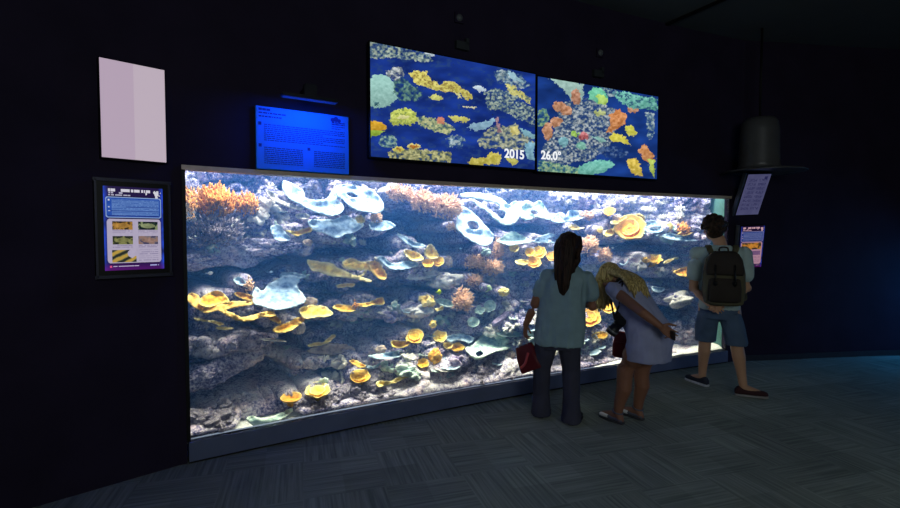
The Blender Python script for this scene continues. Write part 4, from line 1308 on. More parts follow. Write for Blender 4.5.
SPK = [(26, 50, 110), (96, 122, 130), (190, 202, 176)]
SPB = [(28, 58, 120), (110, 140, 150), (196, 210, 206)]
def paint1(r):
    n = fbm(r.X / 24, r.Y / 10, 2, 3)
    r.img += (n[..., None] - .5) * np.array([20, 40, 90])
    k = np.clip((fbm(r.X / 5, r.Y / 3, 77, 4) - .55) * 6, 0, 1)[..., None]
    r.img = r.img * (1 - .55 * k) + np.array([46, 74, 120]) * .55 * k
    r.speck([(369,40),(400,47),(432,55),(434,61),(424,62),(410,59),(390,57),(369,58)], SPK, .9, 4)
    r.fill([(428,52),(437,54),(436,56),(428,54)], (200, 214, 224))
    r.fill([(369,78),(376,74),(386,74),(396,82),(394,90),(398,98),(391,104),(381,108),(369,106)], (150, 194, 186), 14, seed=6)
    r.fill([(374,101),(379,101),(379,105),(375,105)], (60, 100, 110))
    r.speck([(387,70),(394,67),(403,67),(405,75),(399,80),(389,77)], [(60, 60, 100), (130, 140, 140), (220, 222, 214)], .8, 7)
    r.speck([(394,80),(404,76),(412,84),(424,92),(418,100),(402,101),(394,92)], [(20, 50, 100), (70, 110, 110), (130, 170, 140)], .4, 9)
    r.fill([(410,73),(416,70),(427,71),(433,79),(441,84),(447,81),(456,82),(464,89),(472,92),(475,98),(469,100),(461,94),(450,92),(440,91),(428,88),(416,82)], (206, 196, 104), 24, seed=10, dark=(150, 130, 70))
    r.fill([(430,97),(437,94),(445,98),(438,100.5)], (196, 196, 110)); r.fill([(455,92),(459,93),(464,98),(460,98)], (206, 204, 140))
    r.fill([(464,105),(472,107),(478,107),(475,109),(466,107)], (214, 210, 170))
    r.fill([(473,87),(480,85),(488,90),(480,92)], (196, 212, 224), 10)
    r.speck([(484,92),(498,88),(512,93),(524,102),(534,108),(534,125),(518,119),(504,111),(490,109)], SPK, .75, 11, 1.7)
    r.speck([(494,72),(508,70),(524,78),(532,86),(524,90),(508,86),(498,82)], SPB, .35, 12)
    r.fill([(505,84),(511,84),(520,91),(530,98),(531,104),(522,99),(511,94)], (198, 194, 120), 22, seed=14, dark=(90, 110, 110))
    r.fill([(508,72),(514,73),(520,80),(527,83),(522,84),(512,79)], (150, 186, 200), 16)
    r.fill([(389,119),(391,112),(400,108),(411,108),(417,113),(418,121),(411,126),(404,125),(394,125)], (192, 202, 100), 24, seed=15, dark=(130, 150, 80))
    r.fill([(396,117),(405,114),(412,117),(405,120)], (216, 214, 150), 10)
    r.speck([(418,115),(430,117),(446,121),(456,129),(450,134),(436,132),(424,127),(418,123)], [(40, 70, 110), (140, 160, 110), (216, 214, 150)], .9, 16)
    r.fill([(438,119),(443,116),(446,120),(445,124),(440,124)], (206, 136, 110), 20)
    r.fill([(450,116),(458,115.5),(471,118),(468,122.5),(456,122)], (196, 192, 104), 16)
    r.fill([(468,127),(478,122),(488,121),(495,117),(497,121),(490,127),(478,131)], (140, 176, 198), 14, seed=17)
    r.fill([(369,121),(378,121),(385,124),(387,129),(380,131),(369,130)], (206, 158, 44), 20)
    r.fill([(369,130),(380,130),(385,131),(378,136),(369,138)], (136, 164, 56), 16)
    r.speck([(380,137),(390,133),(397,140),(396,147),(386,148),(378,145)], [(30, 60, 110), (90, 130, 130), (170, 196, 170)], .6, 18)
    r.speck([(388,152),(405,150),(425,150),(452,152),(453,162),(430,164),(390,160)], [(60, 80, 90), (150, 150, 90), (210, 204, 140)], .8, 19)
    r.fill(ell(399, 149.5, 6, 2.6), (196, 186, 90)); r.fill(ell(399, 149.4, 3, 1.2), (150, 110, 50))
    r.fill(ell(414.5, 147, 7, 3.2), (206, 196, 120)); r.fill(ell(414.5, 147, 4.8, 1.9), (176, 112, 50))
    r.speck([(448,138),(458,134),(467,140),(462,147),(450,147)], SPB, .4, 20)
    r.speck([(478,142),(486,132),(496,124),(508,126),(516,123),(523,131),(533,139),(533,150),(516,150),(500,147),(486,149)], [(40, 66, 110), (130, 140, 120), (206, 204, 166)], .7, 21)
    r.fill([(510,128),(517,126),(521,132),(514,136)], (200, 190, 120)); r.fill([(497,118),(499,118),(503,132),(499,133)], (150, 120, 130))
    r.fill([(520,127),(526,129),(535,134),(535,138),(526,137)], (130, 176, 190), 14)
    r.fill([(524,142),(535,143),(535,160),(528,158)], (120, 166, 186), 20, seed=22)
    r.fill([(468,163),(474,158),(486,158),(491,153),(499,152),(503,157),(500,164),(486,164),(476,168)], (190, 178, 84), 24, seed=23)
    r.fill([(506,158),(514,157),(520,162),(512,165)], (190, 186, 100))
def paint2(r):
    n = fbm(r.X / 20, r.Y / 10, 42, 3)
    r.img += (n[..., None] - .5) * np.array([20, 40, 80])
    r.speck([(560,104),(576,98),(592,97),(606,104),(618,112),(616,130),(610,148),(592,160),(566,164),(545,162),(541,148),(554,132)], [(36, 60, 104), (110, 128, 140), (204, 208, 204)], .62, 31, 2.0)
    r.speck([(538,110),(546,108),(550,116),(546,124),(538,126)], [(30, 70, 110), (90, 140, 130), (160, 190, 120)], .6, 32)
    r.fill([(546,75),(560,79),(576,82),(584,84),(584,96),(579,104),(571,101),(566,92),(557,84)], (154, 186, 178), 16, seed=33)
    r.fill([(571,92),(577,89),(581,94),(580,104),(574,105),(571,100)], (176, 128, 104), 30)
    for cx, cy, rx, ry in ((559, 106, 7, 5), (567, 111, 6, 5), (556.5, 122, 6, 5), (548, 131, 5, 9), (633.5, 108, 6, 5)):
        r.fill(ell(cx, cy, rx, ry), (186, 136, 106), 34, seed=int(cx))
    r.fill([(588,92),(594,87),(603,88),(608,97),(605,105),(597,103),(590,99)], (112, 196, 160), 20)
    r.fill([(596,96),(602,94),(608,101),(606,105),(599,103)], (176, 212, 110), 20)
    r.fill([(612,92),(625,92),(642,96),(657,99),(657,112),(645,108),(634,110),(622,104)], (110, 180, 166), 24, seed=35, dark=(50, 90, 120))
    r.speck([(600,86),(616,88),(616,96),(608,96)], SPB, .4, 44)
    r.fill([(609,114),(618,109),(627,115),(625,124),(619,128),(611,133),(606,131),(611,123)], (200, 132, 82), 28, seed=36)
    r.fill([(609,137),(614,133),(622,135),(628,140),(631,145),(623,142),(613,141)], (214, 204, 84), 20)
    r.fill([(625,126),(631,125),(638,132),(637,136),(628,135)], (206, 204, 90), 20)
    r.fill([(638,150),(645,144),(651,151),(656,160),(652,165),(643,160)], (196, 136, 88), 26)
    r.fill([(627,160),(636,158),(642,168),(643,177),(637,176),(629,168)], (206, 180, 80), 26)
    r.fill([(648,158),(655,160),(655,178),(650,170)], (170, 190, 90), 20)
    r.fill([(582,165),(590,161),(604,160),(613,161),(614,167),(604,172),(588,176),(572,174),(576,168)], (110, 180, 166), 22, seed=38)
    r.speck([(538,160),(560,164),(580,168),(578,174),(556,173),(538,171)], [(40, 90, 110), (110, 160, 130), (180, 200, 150)], .7, 39)
    r.fill(ell(564, 142, 5, 5), (120, 170, 180), 30); r.fill(ell(582, 146, 6, 3.4), (120, 176, 160), 24)
    r.fill(ell(584, 136, 5, 4), (176, 100, 104), 40); r.fill([(592,136),(604,138),(607,142),(600,142)], (130, 176, 170), 20)
    r.fill(ell(600, 113, 6, 3), (170, 180, 120), 30); r.fill(ell(575, 134, 3, 3), (150, 190, 90), 30)
    r.speck([(646,112),(655,114),(655,136),(648,140)], SPB, .5, 40)
    r.speck([(596,148),(616,146),(630,152),(624,158),(604,158)], [(20, 44, 100), (50, 80, 130), (110, 130, 170)], .3, 41)

monitor([(371, 41), (535, 75), (535, 169), (370, 157)], "left wall monitor showing yellow corals and the caption 2015", (22, 50, 132), paint1, "2015", (504.2, 157.3), 0.115)
monitor([(538, 76), (658, 97), (657, 179), (537, 171)], "right wall monitor showing orange corals and the caption 26.0°", (22, 54, 124), paint2, "26.0°", (540.8, 158.8), 0.115)

# blue lit text sign above the tank
M_print = simple("sign_card_lamp_blue", (34, 140, 250), 0.55, 0, 0.03, 5)  # card tinted blue: part of the lamp's blue light is put into its colour
M_ink = simple("sign_ink", (12, 50, 150), 0.6)
tl, tr, bl, xd, w, h = wall_quad((256, 104), (349, 118), (256, 181), (349, 186), lambda a, b_: PX(a, b_, -0.045))
nr = V((xd.y, -xd.x, 0)); zd = V((0, 0, 1))
h = tl.z - (HT + 0.035)
root = anchored("information_sign", tl + xd * w / 2 - zd * h - nr * 0.02, "blue-lit text panel standing on the tank's top frame, left of the monitors", "sign")
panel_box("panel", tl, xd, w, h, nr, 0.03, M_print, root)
def ink_rows(rows):
    bm = bmesh.new()
    rr = random.Random(5)
    M3 = Matrix((xd, nr, zd)).transposed()
    for (u0, u1, v, hh, gap) in rows:
        x = u0
        while x < u1:
            L = min(rr.uniform(.012, .045), u1 - x) if gap else u1 - u0
            if L < .004: break
            add_box(bm, tl + xd * ((x + L / 2) * w) - zd * (v * h) + nr * 0.0005, L * w, 0.002, hh * h, M3)
            x += L + (gap if gap else 1)
    return bm
rows = [(.03, .15, .05, .035, .004), (.03, .31, .105, .022, .006), (.03, .26, .16, .022, .006), (.80, .95, .13, .02, .005), (.80, .95, .16, .02, .005), (.80, .95, .20, .012, .006), (.80, .9, .235, .012, .006),
        (.025, .055, .275, .05, 0), (.025, .055, .62, .05, 0), (.53, .56, .62, .05, 0)]
for k in range(9): rows.append((.08, .95 if k % 4 != 3 else .7, .285 + k * .031, .013, .007))
for k in range(9): rows.append((.08, .48, .65 + k * .031, .013, .007)); rows.append((.60, .95, .65 + k * .031, .013, .007))
for nm, part in (("heading", rows[:3]), ("emblem_text", rows[3:7]), ("bullet_mark", rows[7:8]), ("bullet_mark", rows[8:9]), ("bullet_mark", rows[9:10]), ("paragraph", rows[10:19]), ("paragraph", rows[19::2]), ("paragraph", rows[20::2])):
    from_bm(nm, ink_rows(part), M_ink, root)
# dark blob emblem top right: two humps over a word-like bar
bm = bmesh.new()
M3 = Matrix((xd, nr, zd)).transposed()
for (u, v, ru, rv) in ((.815, .085, .028, .035), (.85, .07, .026, .045), (.885, .09, .022, .03)):
    bmesh.ops.create_cone(bm, cap_ends=True, segments=20, radius1=1, radius2=1, depth=1, matrix=Matrix.Translation(tl + xd * u * w - zd * v * h + nr * .0006) @ M3.to_4x4() @ Matrix.Diagonal((ru * w, .002, rv * h, 1)) @ Matrix.Rotation(R(90), 4, 'X'))
from_bm("emblem", bm, M_ink, root)
settle(root)

# bar lamp over the blue sign
M_lamp = simple("lamp_dark_metal", (40, 42, 50), 0.4, 0.7)
la, lb = PX(281, 93.5, -0.26), PX(337.5, 103, -0.26)
ld = (lb - la); ld.z = 0; L_ = ld.length; ld.normalize(); lc = (la + lb) / 2
lnr = V((ld.y, -ld.x, 0))
root = anchored("bar_lamp", lc, "slim dark bar lamp on a bracket above the blue-lit text panel", "lamp")
M3 = Matrix((ld, lnr, zd)).transposed()
bm = bmesh.new(); add_box(bm, lc, L_, 0.09, 0.022, M3); bevel_all(bm, 0.006); from_bm("lamp_bar", bm, M_lamp, root)
bm = bmesh.new(); add_box(bm, lc + V((0, 0, 0.05)), 0.09, 0.06, 0.09, M3); bevel_all(bm, 0.008); from_bm("lamp_joint", bm, M_lamp, root)
bm = bmesh.new(); add_tube(bm, [lc + V((0, 0, .07)), lc + V((0, 0, .10)) - lnr * .12, lc + V((0, 0, .10)) - lnr * .24], .012, 10); from_bm("bracket_arm", bm, M_lamp, root, True)
bm = bmesh.new(); add_box(bm, lc - V((0, 0, .0125)), L_ * .94, 0.05, 0.004, M3); from_bm("led_strip", bm, emit_flat("blue_led", (40, 90, 255), 0.12), root)
settle(root)
BLUE = (lc - V((0, 0, .02)), ld, lnr, L_)

# left lightbox
tl, tr, bl, xd, w, h = wall_quad((101, 57.5), (166.5, 71), (100, 157), (164, 162), lambda a, b_: PL(a, b_, 0.06))
nrL = V((xd.y, -xd.x, 0))
root = anchored("lightbox", tl + xd * w / 2 - zd * h / 2 - nrL * .03, "glowing blank pinkish-white lightbox high on the left wall", "lightbox")
panel_box("housing", tl, xd, w, h, nrL, 0.055, M_bezel, root, 0.006, None, 0.004)
bm = bmesh.new(); M3 = Matrix((xd, nrL, zd)).transposed()
add_box(bm, tl + xd * w * .25 - zd * h / 2, w * .5, .006, h, M3); from_bm("diffuser", bm, emit_flat("diffuser_pink", (186, 166, 186), .9), root)
bm = bmesh.new(); add_box(bm, tl + xd * w * .75 - zd * h / 2, w * .5, .006, h, M3); from_bm("diffuser", bm, emit_flat("diffuser_white", (190, 174, 188), .95), root)
settle(root)

# left information screen
tl, tr, bl, xd, w, h = wall_quad((105, 184), (165, 190.6), (102.8, 272), (161.6, 267.6), lambda a, b_: PL(a, b_, 0.05))
root = anchored("information_screen", tl + xd * w / 2 - zd * h / 2 - nrL * .03, "lit information screen with five small fish pictures, beside the aquarium's left edge", "screen")
panel_box("casing", tl, xd, w, h, nrL, 0.045, M_bezel, root, 0.045, None, 0.004)
bm = bmesh.new(); M3 = Matrix((xd, nrL, zd)).transposed()
for u0, v0, sx, sz in ((.5, -.075, w + .1, .02), (.5, 1.075, w + .1, .02)):
    add_box(bm, tl + xd * w * u0 - zd * h * v0, sx, .012, sz, M3)
for u0 in (-.12, 1.12):
    add_box(bm, tl + xd * w * u0 - zd * h * .5, .012, .012, h + .09, M3)
from_bm("frame_edge", bm, simple("gunmetal_edge", (62, 62, 74), .4, .5), root)
def info_paint(r, full=True):
    U, Vv = r.U, r.V
    im = r.img
    im[:] = np.array([34, 20, 70])
    bl_ = (fbm(U * 6, Vv * 9, 3, 3))[..., None]
    edge = np.clip(1 - np.minimum(U, 1 - U) / .09, 0, 1)[..., None]
    im[:] = im * (1 - edge) + np.array([36, 70, 190]) * edge * (0.5 + bl_)
    k = np.clip((Vv - .9) / .08, 0, 1)[..., None] * (1 - .35 * U[..., None])
    im[:] = im * (1 - .75 * k) + np.array([110, 20, 130]) * .75 * k
    def rect(u0, v0, u1, v1, c, var=0, rad=0.0, seed=1):
        m = (U > u0) & (U < u1) & (Vv > v0) & (Vv < v1)
        if rad:
            for cu, cv, su, sv in ((u0 + rad, v0 + rad, -1, -1), (u1 - rad, v0 + rad, 1, -1), (u0 + rad, v1 - rad, -1, 1), (u1 - rad, v1 - rad, 1, 1)):
                m &= ~(((U - cu) * su > 0) & ((Vv - cv) * sv > 0) & ((U - cu) ** 2 + ((Vv - cv)) ** 2 > rad ** 2))
        n = (fbm(U * 26, Vv * 26, seed, 3) - .5)[..., None] * 2 * var
        im[m] = (np.array(c, float) + n)[m]
    def words(u0, u1, v, hh, c, seed):
        m = (U > u0) & (U < u1) & (abs(Vv - v) < hh) & (vnoise(U * 60, Vv * 0 + seed, seed) > .28)
        im[m] = np.array(c, float)
    words(.08, .78, .045, .016, (226, 222, 236), 3); words(.08, .34, .078, .009, (190, 186, 210), 5); words(.08, .44, .102, .008, (190, 186, 210), 7)
    # little world map in white
    mm = (U > .70) & (U < .97) & (Vv > .035) & (Vv < .125) & (fbm(U * 17, Vv * 26, 12, 2) > .53)
    im[mm] = (225, 225, 235)
    rect(.03, .125, .97, .37, (150, 176, 222), 0, .035); rect(.045, .135, .955, .36, (40, 84, 180), 12, .03)
    rect(.13, .15, .93, .35, (98, 136, 204), 10)
    for k in range(12): words(.14, .92, .162 + k * .0165, .0035, (58, 96, 176), 20 + k)
    rect(.36, .236, .93, .246, (34, 66, 150)); rect(.1, .288, .93, .296, (34, 66, 150)); rect(.06, .345, .93, .353, (30, 50, 130))
    rect(.07, .15, .10, .17, (225, 228, 240)); rect(.07, .24, .10, .252, (190, 200, 230)); rect(.07, .285, .11, .297, (190, 200, 230))
    rect(.045, .385, .955, .915, (188, 178, 204), 6, .05)
    def pic(u0, v0, u1, v1, c1, c2, c3, seed):
        m = (U > u0) & (U < u1) & (Vv > v0) & (Vv < v1)
        n = fbm(U * 16, Vv * 22, seed, 3)[..., None]
        c = np.where(n > .56, np.array(c2, float), np.where(n > .44, np.array(c1, float), np.array(c3, float)))
        e = (((U - (u0 + u1) / 2) / (.36 * (u1 - u0))) ** 2 + ((Vv - (v0 + v1) / 2) / (.3 * (v1 - v0))) ** 2 < 1)[..., None]
        c = np.where(e, np.array(c2, float) * (.7 + .6 * n), c)
        im[m] = c[m]
    if full:
        pic(.13, .415, .47, .515, (110, 80, 30), (176, 130, 60), (46, 40, 36), 2)
        pic(.56, .415, .90, .515, (40, 60, 50), (140, 150, 110), (20, 30, 36), 4)
        pic(.13, .59, .47, .69, (60, 66, 40), (130, 130, 80), (36, 40, 34), 6)
        pic(.56, .59, .90, .69, (120, 110, 120), (150, 120, 110), (70, 66, 96), 8)
        m = (U > .12) & (U < .52) & (Vv > .755) & (Vv < .905)
        s = np.sin((Vv - .83) * 70 + (U - .3) * 26 + 2 * fbm(U * 7, Vv * 7, 4))
        c = np.where((s > .2)[..., None], np.array([196, 160, 70.]), np.where((s > -.5)[..., None], np.array([110, 110, 70.]), np.array([40, 44, 40.])))
        m &= (fbm(U * 5, Vv * 5, 44) + .35 * (1 - abs(U - .32) / .2)) > .48
        im[m] = c[m]
        for v in (.53, .55, .705, .725): words(.13, .46, v, .004, (150, 140, 172), int(v * 1000)); words(.56, .9, v, .004, (150, 140, 172), int(v * 990))
        for k in range(6): words(.56, .9, .76 + k * .025, .0035, (146, 138, 172), 60 + k)
    else:
        pic(.08, .40, .92, .56, (110, 110, 60), (196, 160, 60), (60, 60, 50), 2)
        rect(.1, .6, .45, .7, (120, 110, 160), 16); rect(.55, .6, .9, .7, (120, 110, 160), 16)
        for k in range(6): words(.1, .9, .74 + k * .025, .0035, (146, 130, 160), 60 + k)
    words(.13, .56, .953, .006, (206, 190, 226), 91); words(.75, .93, .95, .009, (180, 180, 240), 93)
    rect(.08, .943, .115, .965, (236, 90, 150))
r = Raster(150, 210, [(105, 184), (165, 190.6), (161.6, 267.6), (102.8, 272)], (30, 20, 70))
info_paint(r)
picture_grid("screen", tl, tr, bl, 150, 210, to_lin(r.img), emit_attr_mat("info_picture", 0.8), root)
settle(root)

# right wall: reclining panel, screen and the hat-shaped speaker
def tilt_panel(name, label, TLp, TRp, BLp, Ytop, Ybot, full, strength, tint):
    tl = at_depth(*TLp, Ytop); tr = at_depth(*TRp, Ytop + (TRp[0] - TLp[0]) * .0022); bl = at_depth(*BLp, Ybot)
    xd = (tr - tl).normalized(); zdir = (tl - bl); zdir = (zdir - xd * zdir.dot(xd)); hh = zdir.length; zdir.normalize()
    nr = xd.cross(zdir).normalized()
    ww = (tr - tl).length
    root = anchored(name, tl + xd * ww / 2 - zdir * hh / 2 - nr * .03, label, "screen")
    panel_box("casing", tl, xd, ww, hh, nr, 0.05, M_bezel, root, 0.012, zdir, 0.003)
    bm = bmesh.new(); M3 = Matrix((xd, nr, zdir)).transposed()
    add_box(bm, tl - xd * .022 - zdir * hh / 2 - nr * .03, .014, .05, hh + .03, M3)
    from_bm("side_rail", bm, simple("rail_grey", (96, 100, 112), .45, .4), root)
    wn = V((0, 1, 0))
    bm = bmesh.new(); add_tube(bm, [tl + xd * ww / 2 - zdir * hh * .5 - nr * .05, tl + xd * ww / 2 - zdir * hh * .5 - nr * .05 + V((0.05, .5, 0))], .03, 10)
    from_bm("wall_arm", bm, M_lamp, root, True)
    r = Raster(70, 110, [(0, 0), (30, 0), (30, 50), (0, 50)], (20, 20, 30))
    if full is None:
        r.img[:] = np.array([96, 96, 140]) + (fbm(r.U * 5, r.V * 6, 4)[..., None] - .5) * 20
        for k in range(8):
            for u0, u1 in ((.12, .46), (.55, .9)):
                m = (r.U > u0) & (r.U < u1) & (abs(r.V - (.14 + k * .1)) < .03) & (vnoise(r.U * 30, r.V * 70, k) > .45)
                r.img[m] = (70, 70, 116)
        m = (abs(r.U - .82) < .06) & (abs(r.V - .09) < .035); r.img[m] = (50, 50, 100)
    else:
        info_paint(r, False)
        r.img = r.img * np.array(tint)
    picture_grid("screen", tl, tl + xd * ww, tl - zdir * hh, 70, 110, to_lin(r.img), emit_attr_mat(name + "_picture", strength), root)
    settle(root)
tilt_panel("text_board", "tilted dim mauve text panel under the hat-shaped fixture, right of the tank", (748.5, 174.5), (771.5, 174), (739.5, 215), 5.80, 6.02, None, .5, (1, 1, 1))
tilt_panel("information_screen", "small lit information screen below the tilted mauve panel, beside the backpack man", (741.5, 226.5), (765, 225.6), (738, 268), 5.95, 6.02, False, .72, (1.0, .8, .8))

hc = at_depth(763, 169.5, 5.72)
root = anchored("ceiling_speaker", hc, "dark hat-shaped fixture with a wide round brim hanging from the ceiling", "speaker")
hr = 37.0 / F * 5.72
M_hat = simple("hat_dark_metal", (92, 92, 94), 0.4, 0.3, .1, 8)
bm = bmesh.new(); add_lathe(bm, [(0, .012), (hr * .5, .012), (hr * .93, -.012), (hr, -.03), (hr * .985, -.036), (hr * .9, -.022), (hr * .5, -.004), (0, -.004)], hc, 56); from_bm("brim", bm, M_hat, root, True)
ch = 50 / F * 5.72; cr = 17.0 / F * 5.72
bm = bmesh.new(); add_lathe(bm, [(0, .01), (cr * 1.12, .01), (cr * 1.05, ch * .1), (cr, ch * .75), (cr * .93, ch * .92), (cr * .75, ch), (0, ch * 1.03)], hc - V((.05, 0, 0)), 40); from_bm("crown", bm, M_hat, root, True)
bm = bmesh.new(); add_tube(bm, [hc + V((-.05, 0, ch)), V((hc.x - .05, hc.y, CEIL))], .012, 12); from_bm("hanging_rod", bm, M_black, root, True)
settle(root)

# two little round sensors and the plates under them
M_sens = simple("sensor_grey", (92, 96, 100), 0.4, 0, .05)
M_plate = simple("plate_grey", (52, 56, 60), 0.5)
for (px, py, bx, by, lab, lab2) in ((459, 18, 462, 46, "small grey round sensor on the dark wall over the left monitor", "faint dark wall plate just above the left monitor"),
                        (600, 53, 598, 74, "small grey round sensor on the dark wall over the right monitor", "faint dark wall plate just above the right monitor")):
    c = PX(px, py, -0.01); t_, n_ = wall_frame(PW(px, py)[0])
    root = anchored("wall_sensor", c, lab, "sensor")
    M3 = Matrix((t_, -n_, V((0, 0, 1)))).transposed()
    bm = bmesh.new(); add_ball(bm, c, .034, .03, .034, M3, 18); from_bm("dome", bm, M_sens, root, True)
    bm = bmesh.new(); add_box(bm, c + n_ * .002, .09, .014, .09, M3); from_bm("base_plate", bm, M_wall, root)
    settle(root)
    c = PX(bx, by, -0.02)
    bm = bmesh.new(); add_box(bm, c, .13, .04, .07, M3); add_box(bm, c + t_ * .05 + V((0, 0, .04)), .03, .04, .06, M3)
    o = from_bm("wall_plate", bm, M_plate); o.data.transform(Matrix.Translation(-c)); o.location = c
    tag(o, lab2, "plate")
# ================================================================== PEOPLE
def remesh(name, bm, voxel, mats, parent=None, smooth=6, wrinkle=None, fac=0.5):
    bmesh.ops.recalc_face_normals(bm, faces=bm.faces[:])
    me = bpy.data.meshes.new(name); bm.to_mesh(me); bm.free()
    o = bpy.data.objects.new(name, me); C.objects.link(o)
    md = o.modifiers.new("r", 'REMESH'); md.mode = 'VOXEL'; md.voxel_size = voxel
    if smooth:
        sm = o.modifiers.new("s", 'SMOOTH'); sm.iterations = smooth; sm.factor = fac
    bpy.context.view_layer.update()
    me2 = bpy.data.meshes.new_from_object(o.evaluated_get(bpy.context.evaluated_depsgraph_get()))
    bpy.data.objects.remove(o); bpy.data.meshes.remove(me)
    me2.name = name
    if wrinkle:
        n = len(me2.vertices)
        co = np.empty(n * 3, np.float32); nr_ = np.empty(n * 3, np.float32)
        me2.vertices.foreach_get("co", co); me2.vertices.foreach_get("normal", nr_)
        co = co.reshape(-1, 3); nr_ = nr_.reshape(-1, 3)
        am = np.array([wrinkle(V(p)) for p in co.tolist()], np.float32)
        me2.vertices.foreach_set("co", (co + nr_ * am[:, None]).ravel())
    me2.materials.clear()
    me2.update()
    return link_mesh(name, me2, mats, parent, True)

def loft(bm, secs, seg=20, power=2.0):
    rings = []
    for c, ax, ay in secs:
        c, ax, ay = V(c), V(ax), V(ay)
        ring = []
        for k in range(seg):
            a = 2 * math.pi * k / seg
            ca, sa = math.cos(a), math.sin(a)
            ca = math.copysign(abs(ca) ** (2 / power), ca); sa = math.copysign(abs(sa) ** (2 / power), sa)
            ring.append(bm.verts.new(c + ax * ca + ay * sa))
        rings.append(ring)
    for a, b_ in zip(rings, rings[1:]):
        for k in range(seg): bm.faces.new((a[k], a[(k + 1) % seg], b_[(k + 1) % seg], b_[k]))
    bm.faces.new(rings[0][::-1]); bm.faces.new(rings[-1])

def limb(bm, pts, rads, seg=14, balls=True):
    pts = [V(p) for p in pts]
    add_tube(bm, pts, list(rads), seg)
    if balls:
        for p, r in zip(pts, rads): add_ball(bm, p, r * .985, seg=seg)

def stack(bm, rows, seg=22, power=2.3, fx=V((1, 0, 0)), fy=V((0, 1, 0))):
    """rows: (x, y, z, half width, half depth)"""
    loft(bm, [(V((x, y, z)), fx * w, fy * d) for x, y, z, w, d in rows], seg, power)

def hand(bm, wrist, fdir, side, curl=0.35, L=0.175, spread=1.0, thumb=1.0):
    """wrist point, finger direction, 'side' = direction from little finger to index; palm normal = fdir x side (fingers curl that way)"""
    f = V(fdir).normalized(); s = V(side); s = (s - f * s.dot(f)).normalized(); pn = f.cross(s).normalized()
    k = L / 0.175; w = V(wrist)
    M3 = Matrix((f, s, pn)).transposed()
    loft(bm, [(w - f * .012 * k, s * .024 * k, pn * .019 * k), (w + f * .02 * k, s * .030 * k, pn * .018 * k), (w + f * .055 * k, s * .041 * k, pn * .015 * k), (w + f * .088 * k, s * .042 * k, pn * .012 * k)], 14, 2.4)
    for i, (off, ln) in enumerate(((.0325, .070), (.011, .079), (-.0105, .073), (-.031, .057))):
        root = w + f * (.076 - .004 * abs(i - 1)) * k + s * off * k
        d = (f + s * (off * 2.2 * spread)).normalized()
        pts = [root]; cur = curl * .55; p = root + d * .008
        for seg_, fr in enumerate((.45, .30, .25)):
            dd = (d * math.cos(cur) + pn * math.sin(cur)); p = p + dd * ln * fr * k; pts.append(p.copy()); cur += curl * (1.0 - .15 * i * .2)
        limb(bm, pts, [.0092 * k, .0086 * k, .0078 * k, .0066 * k], 9)
    r0 = w + f * .024 * k + s * .026 * k + pn * .004 * k
    d1 = (f * .55 + s * .75 + pn * .3).normalized(); d2 = (f * .85 + s * .35 + pn * .4).normalized()
    limb(bm, [r0, r0 + d1 * .035 * k, r0 + d1 * .035 * k + d2 * .03 * k, r0 + d1 * .035 * k + d2 * .055 * k], [.0135 * k, .0115 * k, .0098 * k, .008 * k], 9)

def head(bm, c, fwd, up, k=1.0):
    f = V(fwd).normalized(); u = V(up); u = (u - f * u.dot(f)).normalized(); r = f.cross(u)
    M3 = Matrix((r, f, u)).transposed(); c = V(c)
    P = lambda x, y, z: c + (r * x + f * y + u * z) * k
    add_ball(bm, P(0, -.008, .022), .074 * k, .094 * k, .092 * k, M3, 22)         # skull
    add_ball(bm, P(0, .022, -.035), .058 * k, .066 * k, .074 * k, M3, 20)         # face and jaw
    add_ball(bm, P(0, .066, -.088), .024 * k, .022 * k, .020 * k, M3, 12)         # chin
    add_ball(bm, P(0, .080, .026), .052 * k, .014 * k, .012 * k, M3, 12)          # brow
    limb(bm, [P(0, .084, .012), P(0, .100, -.018), P(0, .106, -.027)], [.010 * k, .013 * k, .014 * k], 10)
    for s in (-1, 1):
        add_ball(bm, P(s * .012, .098, -.030), .009 * k, .009 * k, .008 * k, M3, 8)
        add_ball(bm, P(s * .075, -.006, -.008), .010 * k, .022 * k, .032 * k, M3, 12)   # ear
        add_ball(bm, P(s * .031, .076, .004), .013 * k, .012 * k, .0115 * k, M3, 12)    # eye
        add_ball(bm, P(s * .042, .062, -.028), .022 * k, .02 * k, .022 * k, M3, 10)     # cheek
    add_ball(bm, P(0, .086, -.056), .024 * k, .010 * k, .006 * k, M3, 10)
    add_ball(bm, P(0, .084, -.066), .021 * k, .010 * k, .006 * k, M3, 10)
    return P

def paint_face(o, P, k=1.0):
    """eyes and lips get their own material slots (1 white, 2 iris, 3 lips)"""
    e = [P(s * .031, .082, .004) for s in (-1, 1)]
    l = P(0, .09, -.061)
    for f in o.data.polygons:
        c = f.center
        for q in e:
            d = (c - q).length
            if d < .0062 * k: f.material_index = 2
            elif d < .0125 * k and abs((c - q).dot((P(0, 0, 1) - P(0, 0, 0)).normalized())) < .006 * k: f.material_index = 1
        if (c - l).length < .02 * k and abs((c - l).dot((P(0, 0, 1) - P(0, 0, 0)).normalized())) < .0085 * k and (c - P(0, .07, -.061)).dot((P(0, 1, 0) - P(0, 0, 0)).normalized()) > .008: f.material_index = 3

def skin(name, col):
    m = simple(name, col, .5, 0, .05, 9, .1, 300, .3)
    return [m, simple(name + "_eye_white", (225, 222, 218), .3), simple(name + "_iris", (50, 36, 28), .25), simple(name + "_lips", (166, 92, 84), .5)]

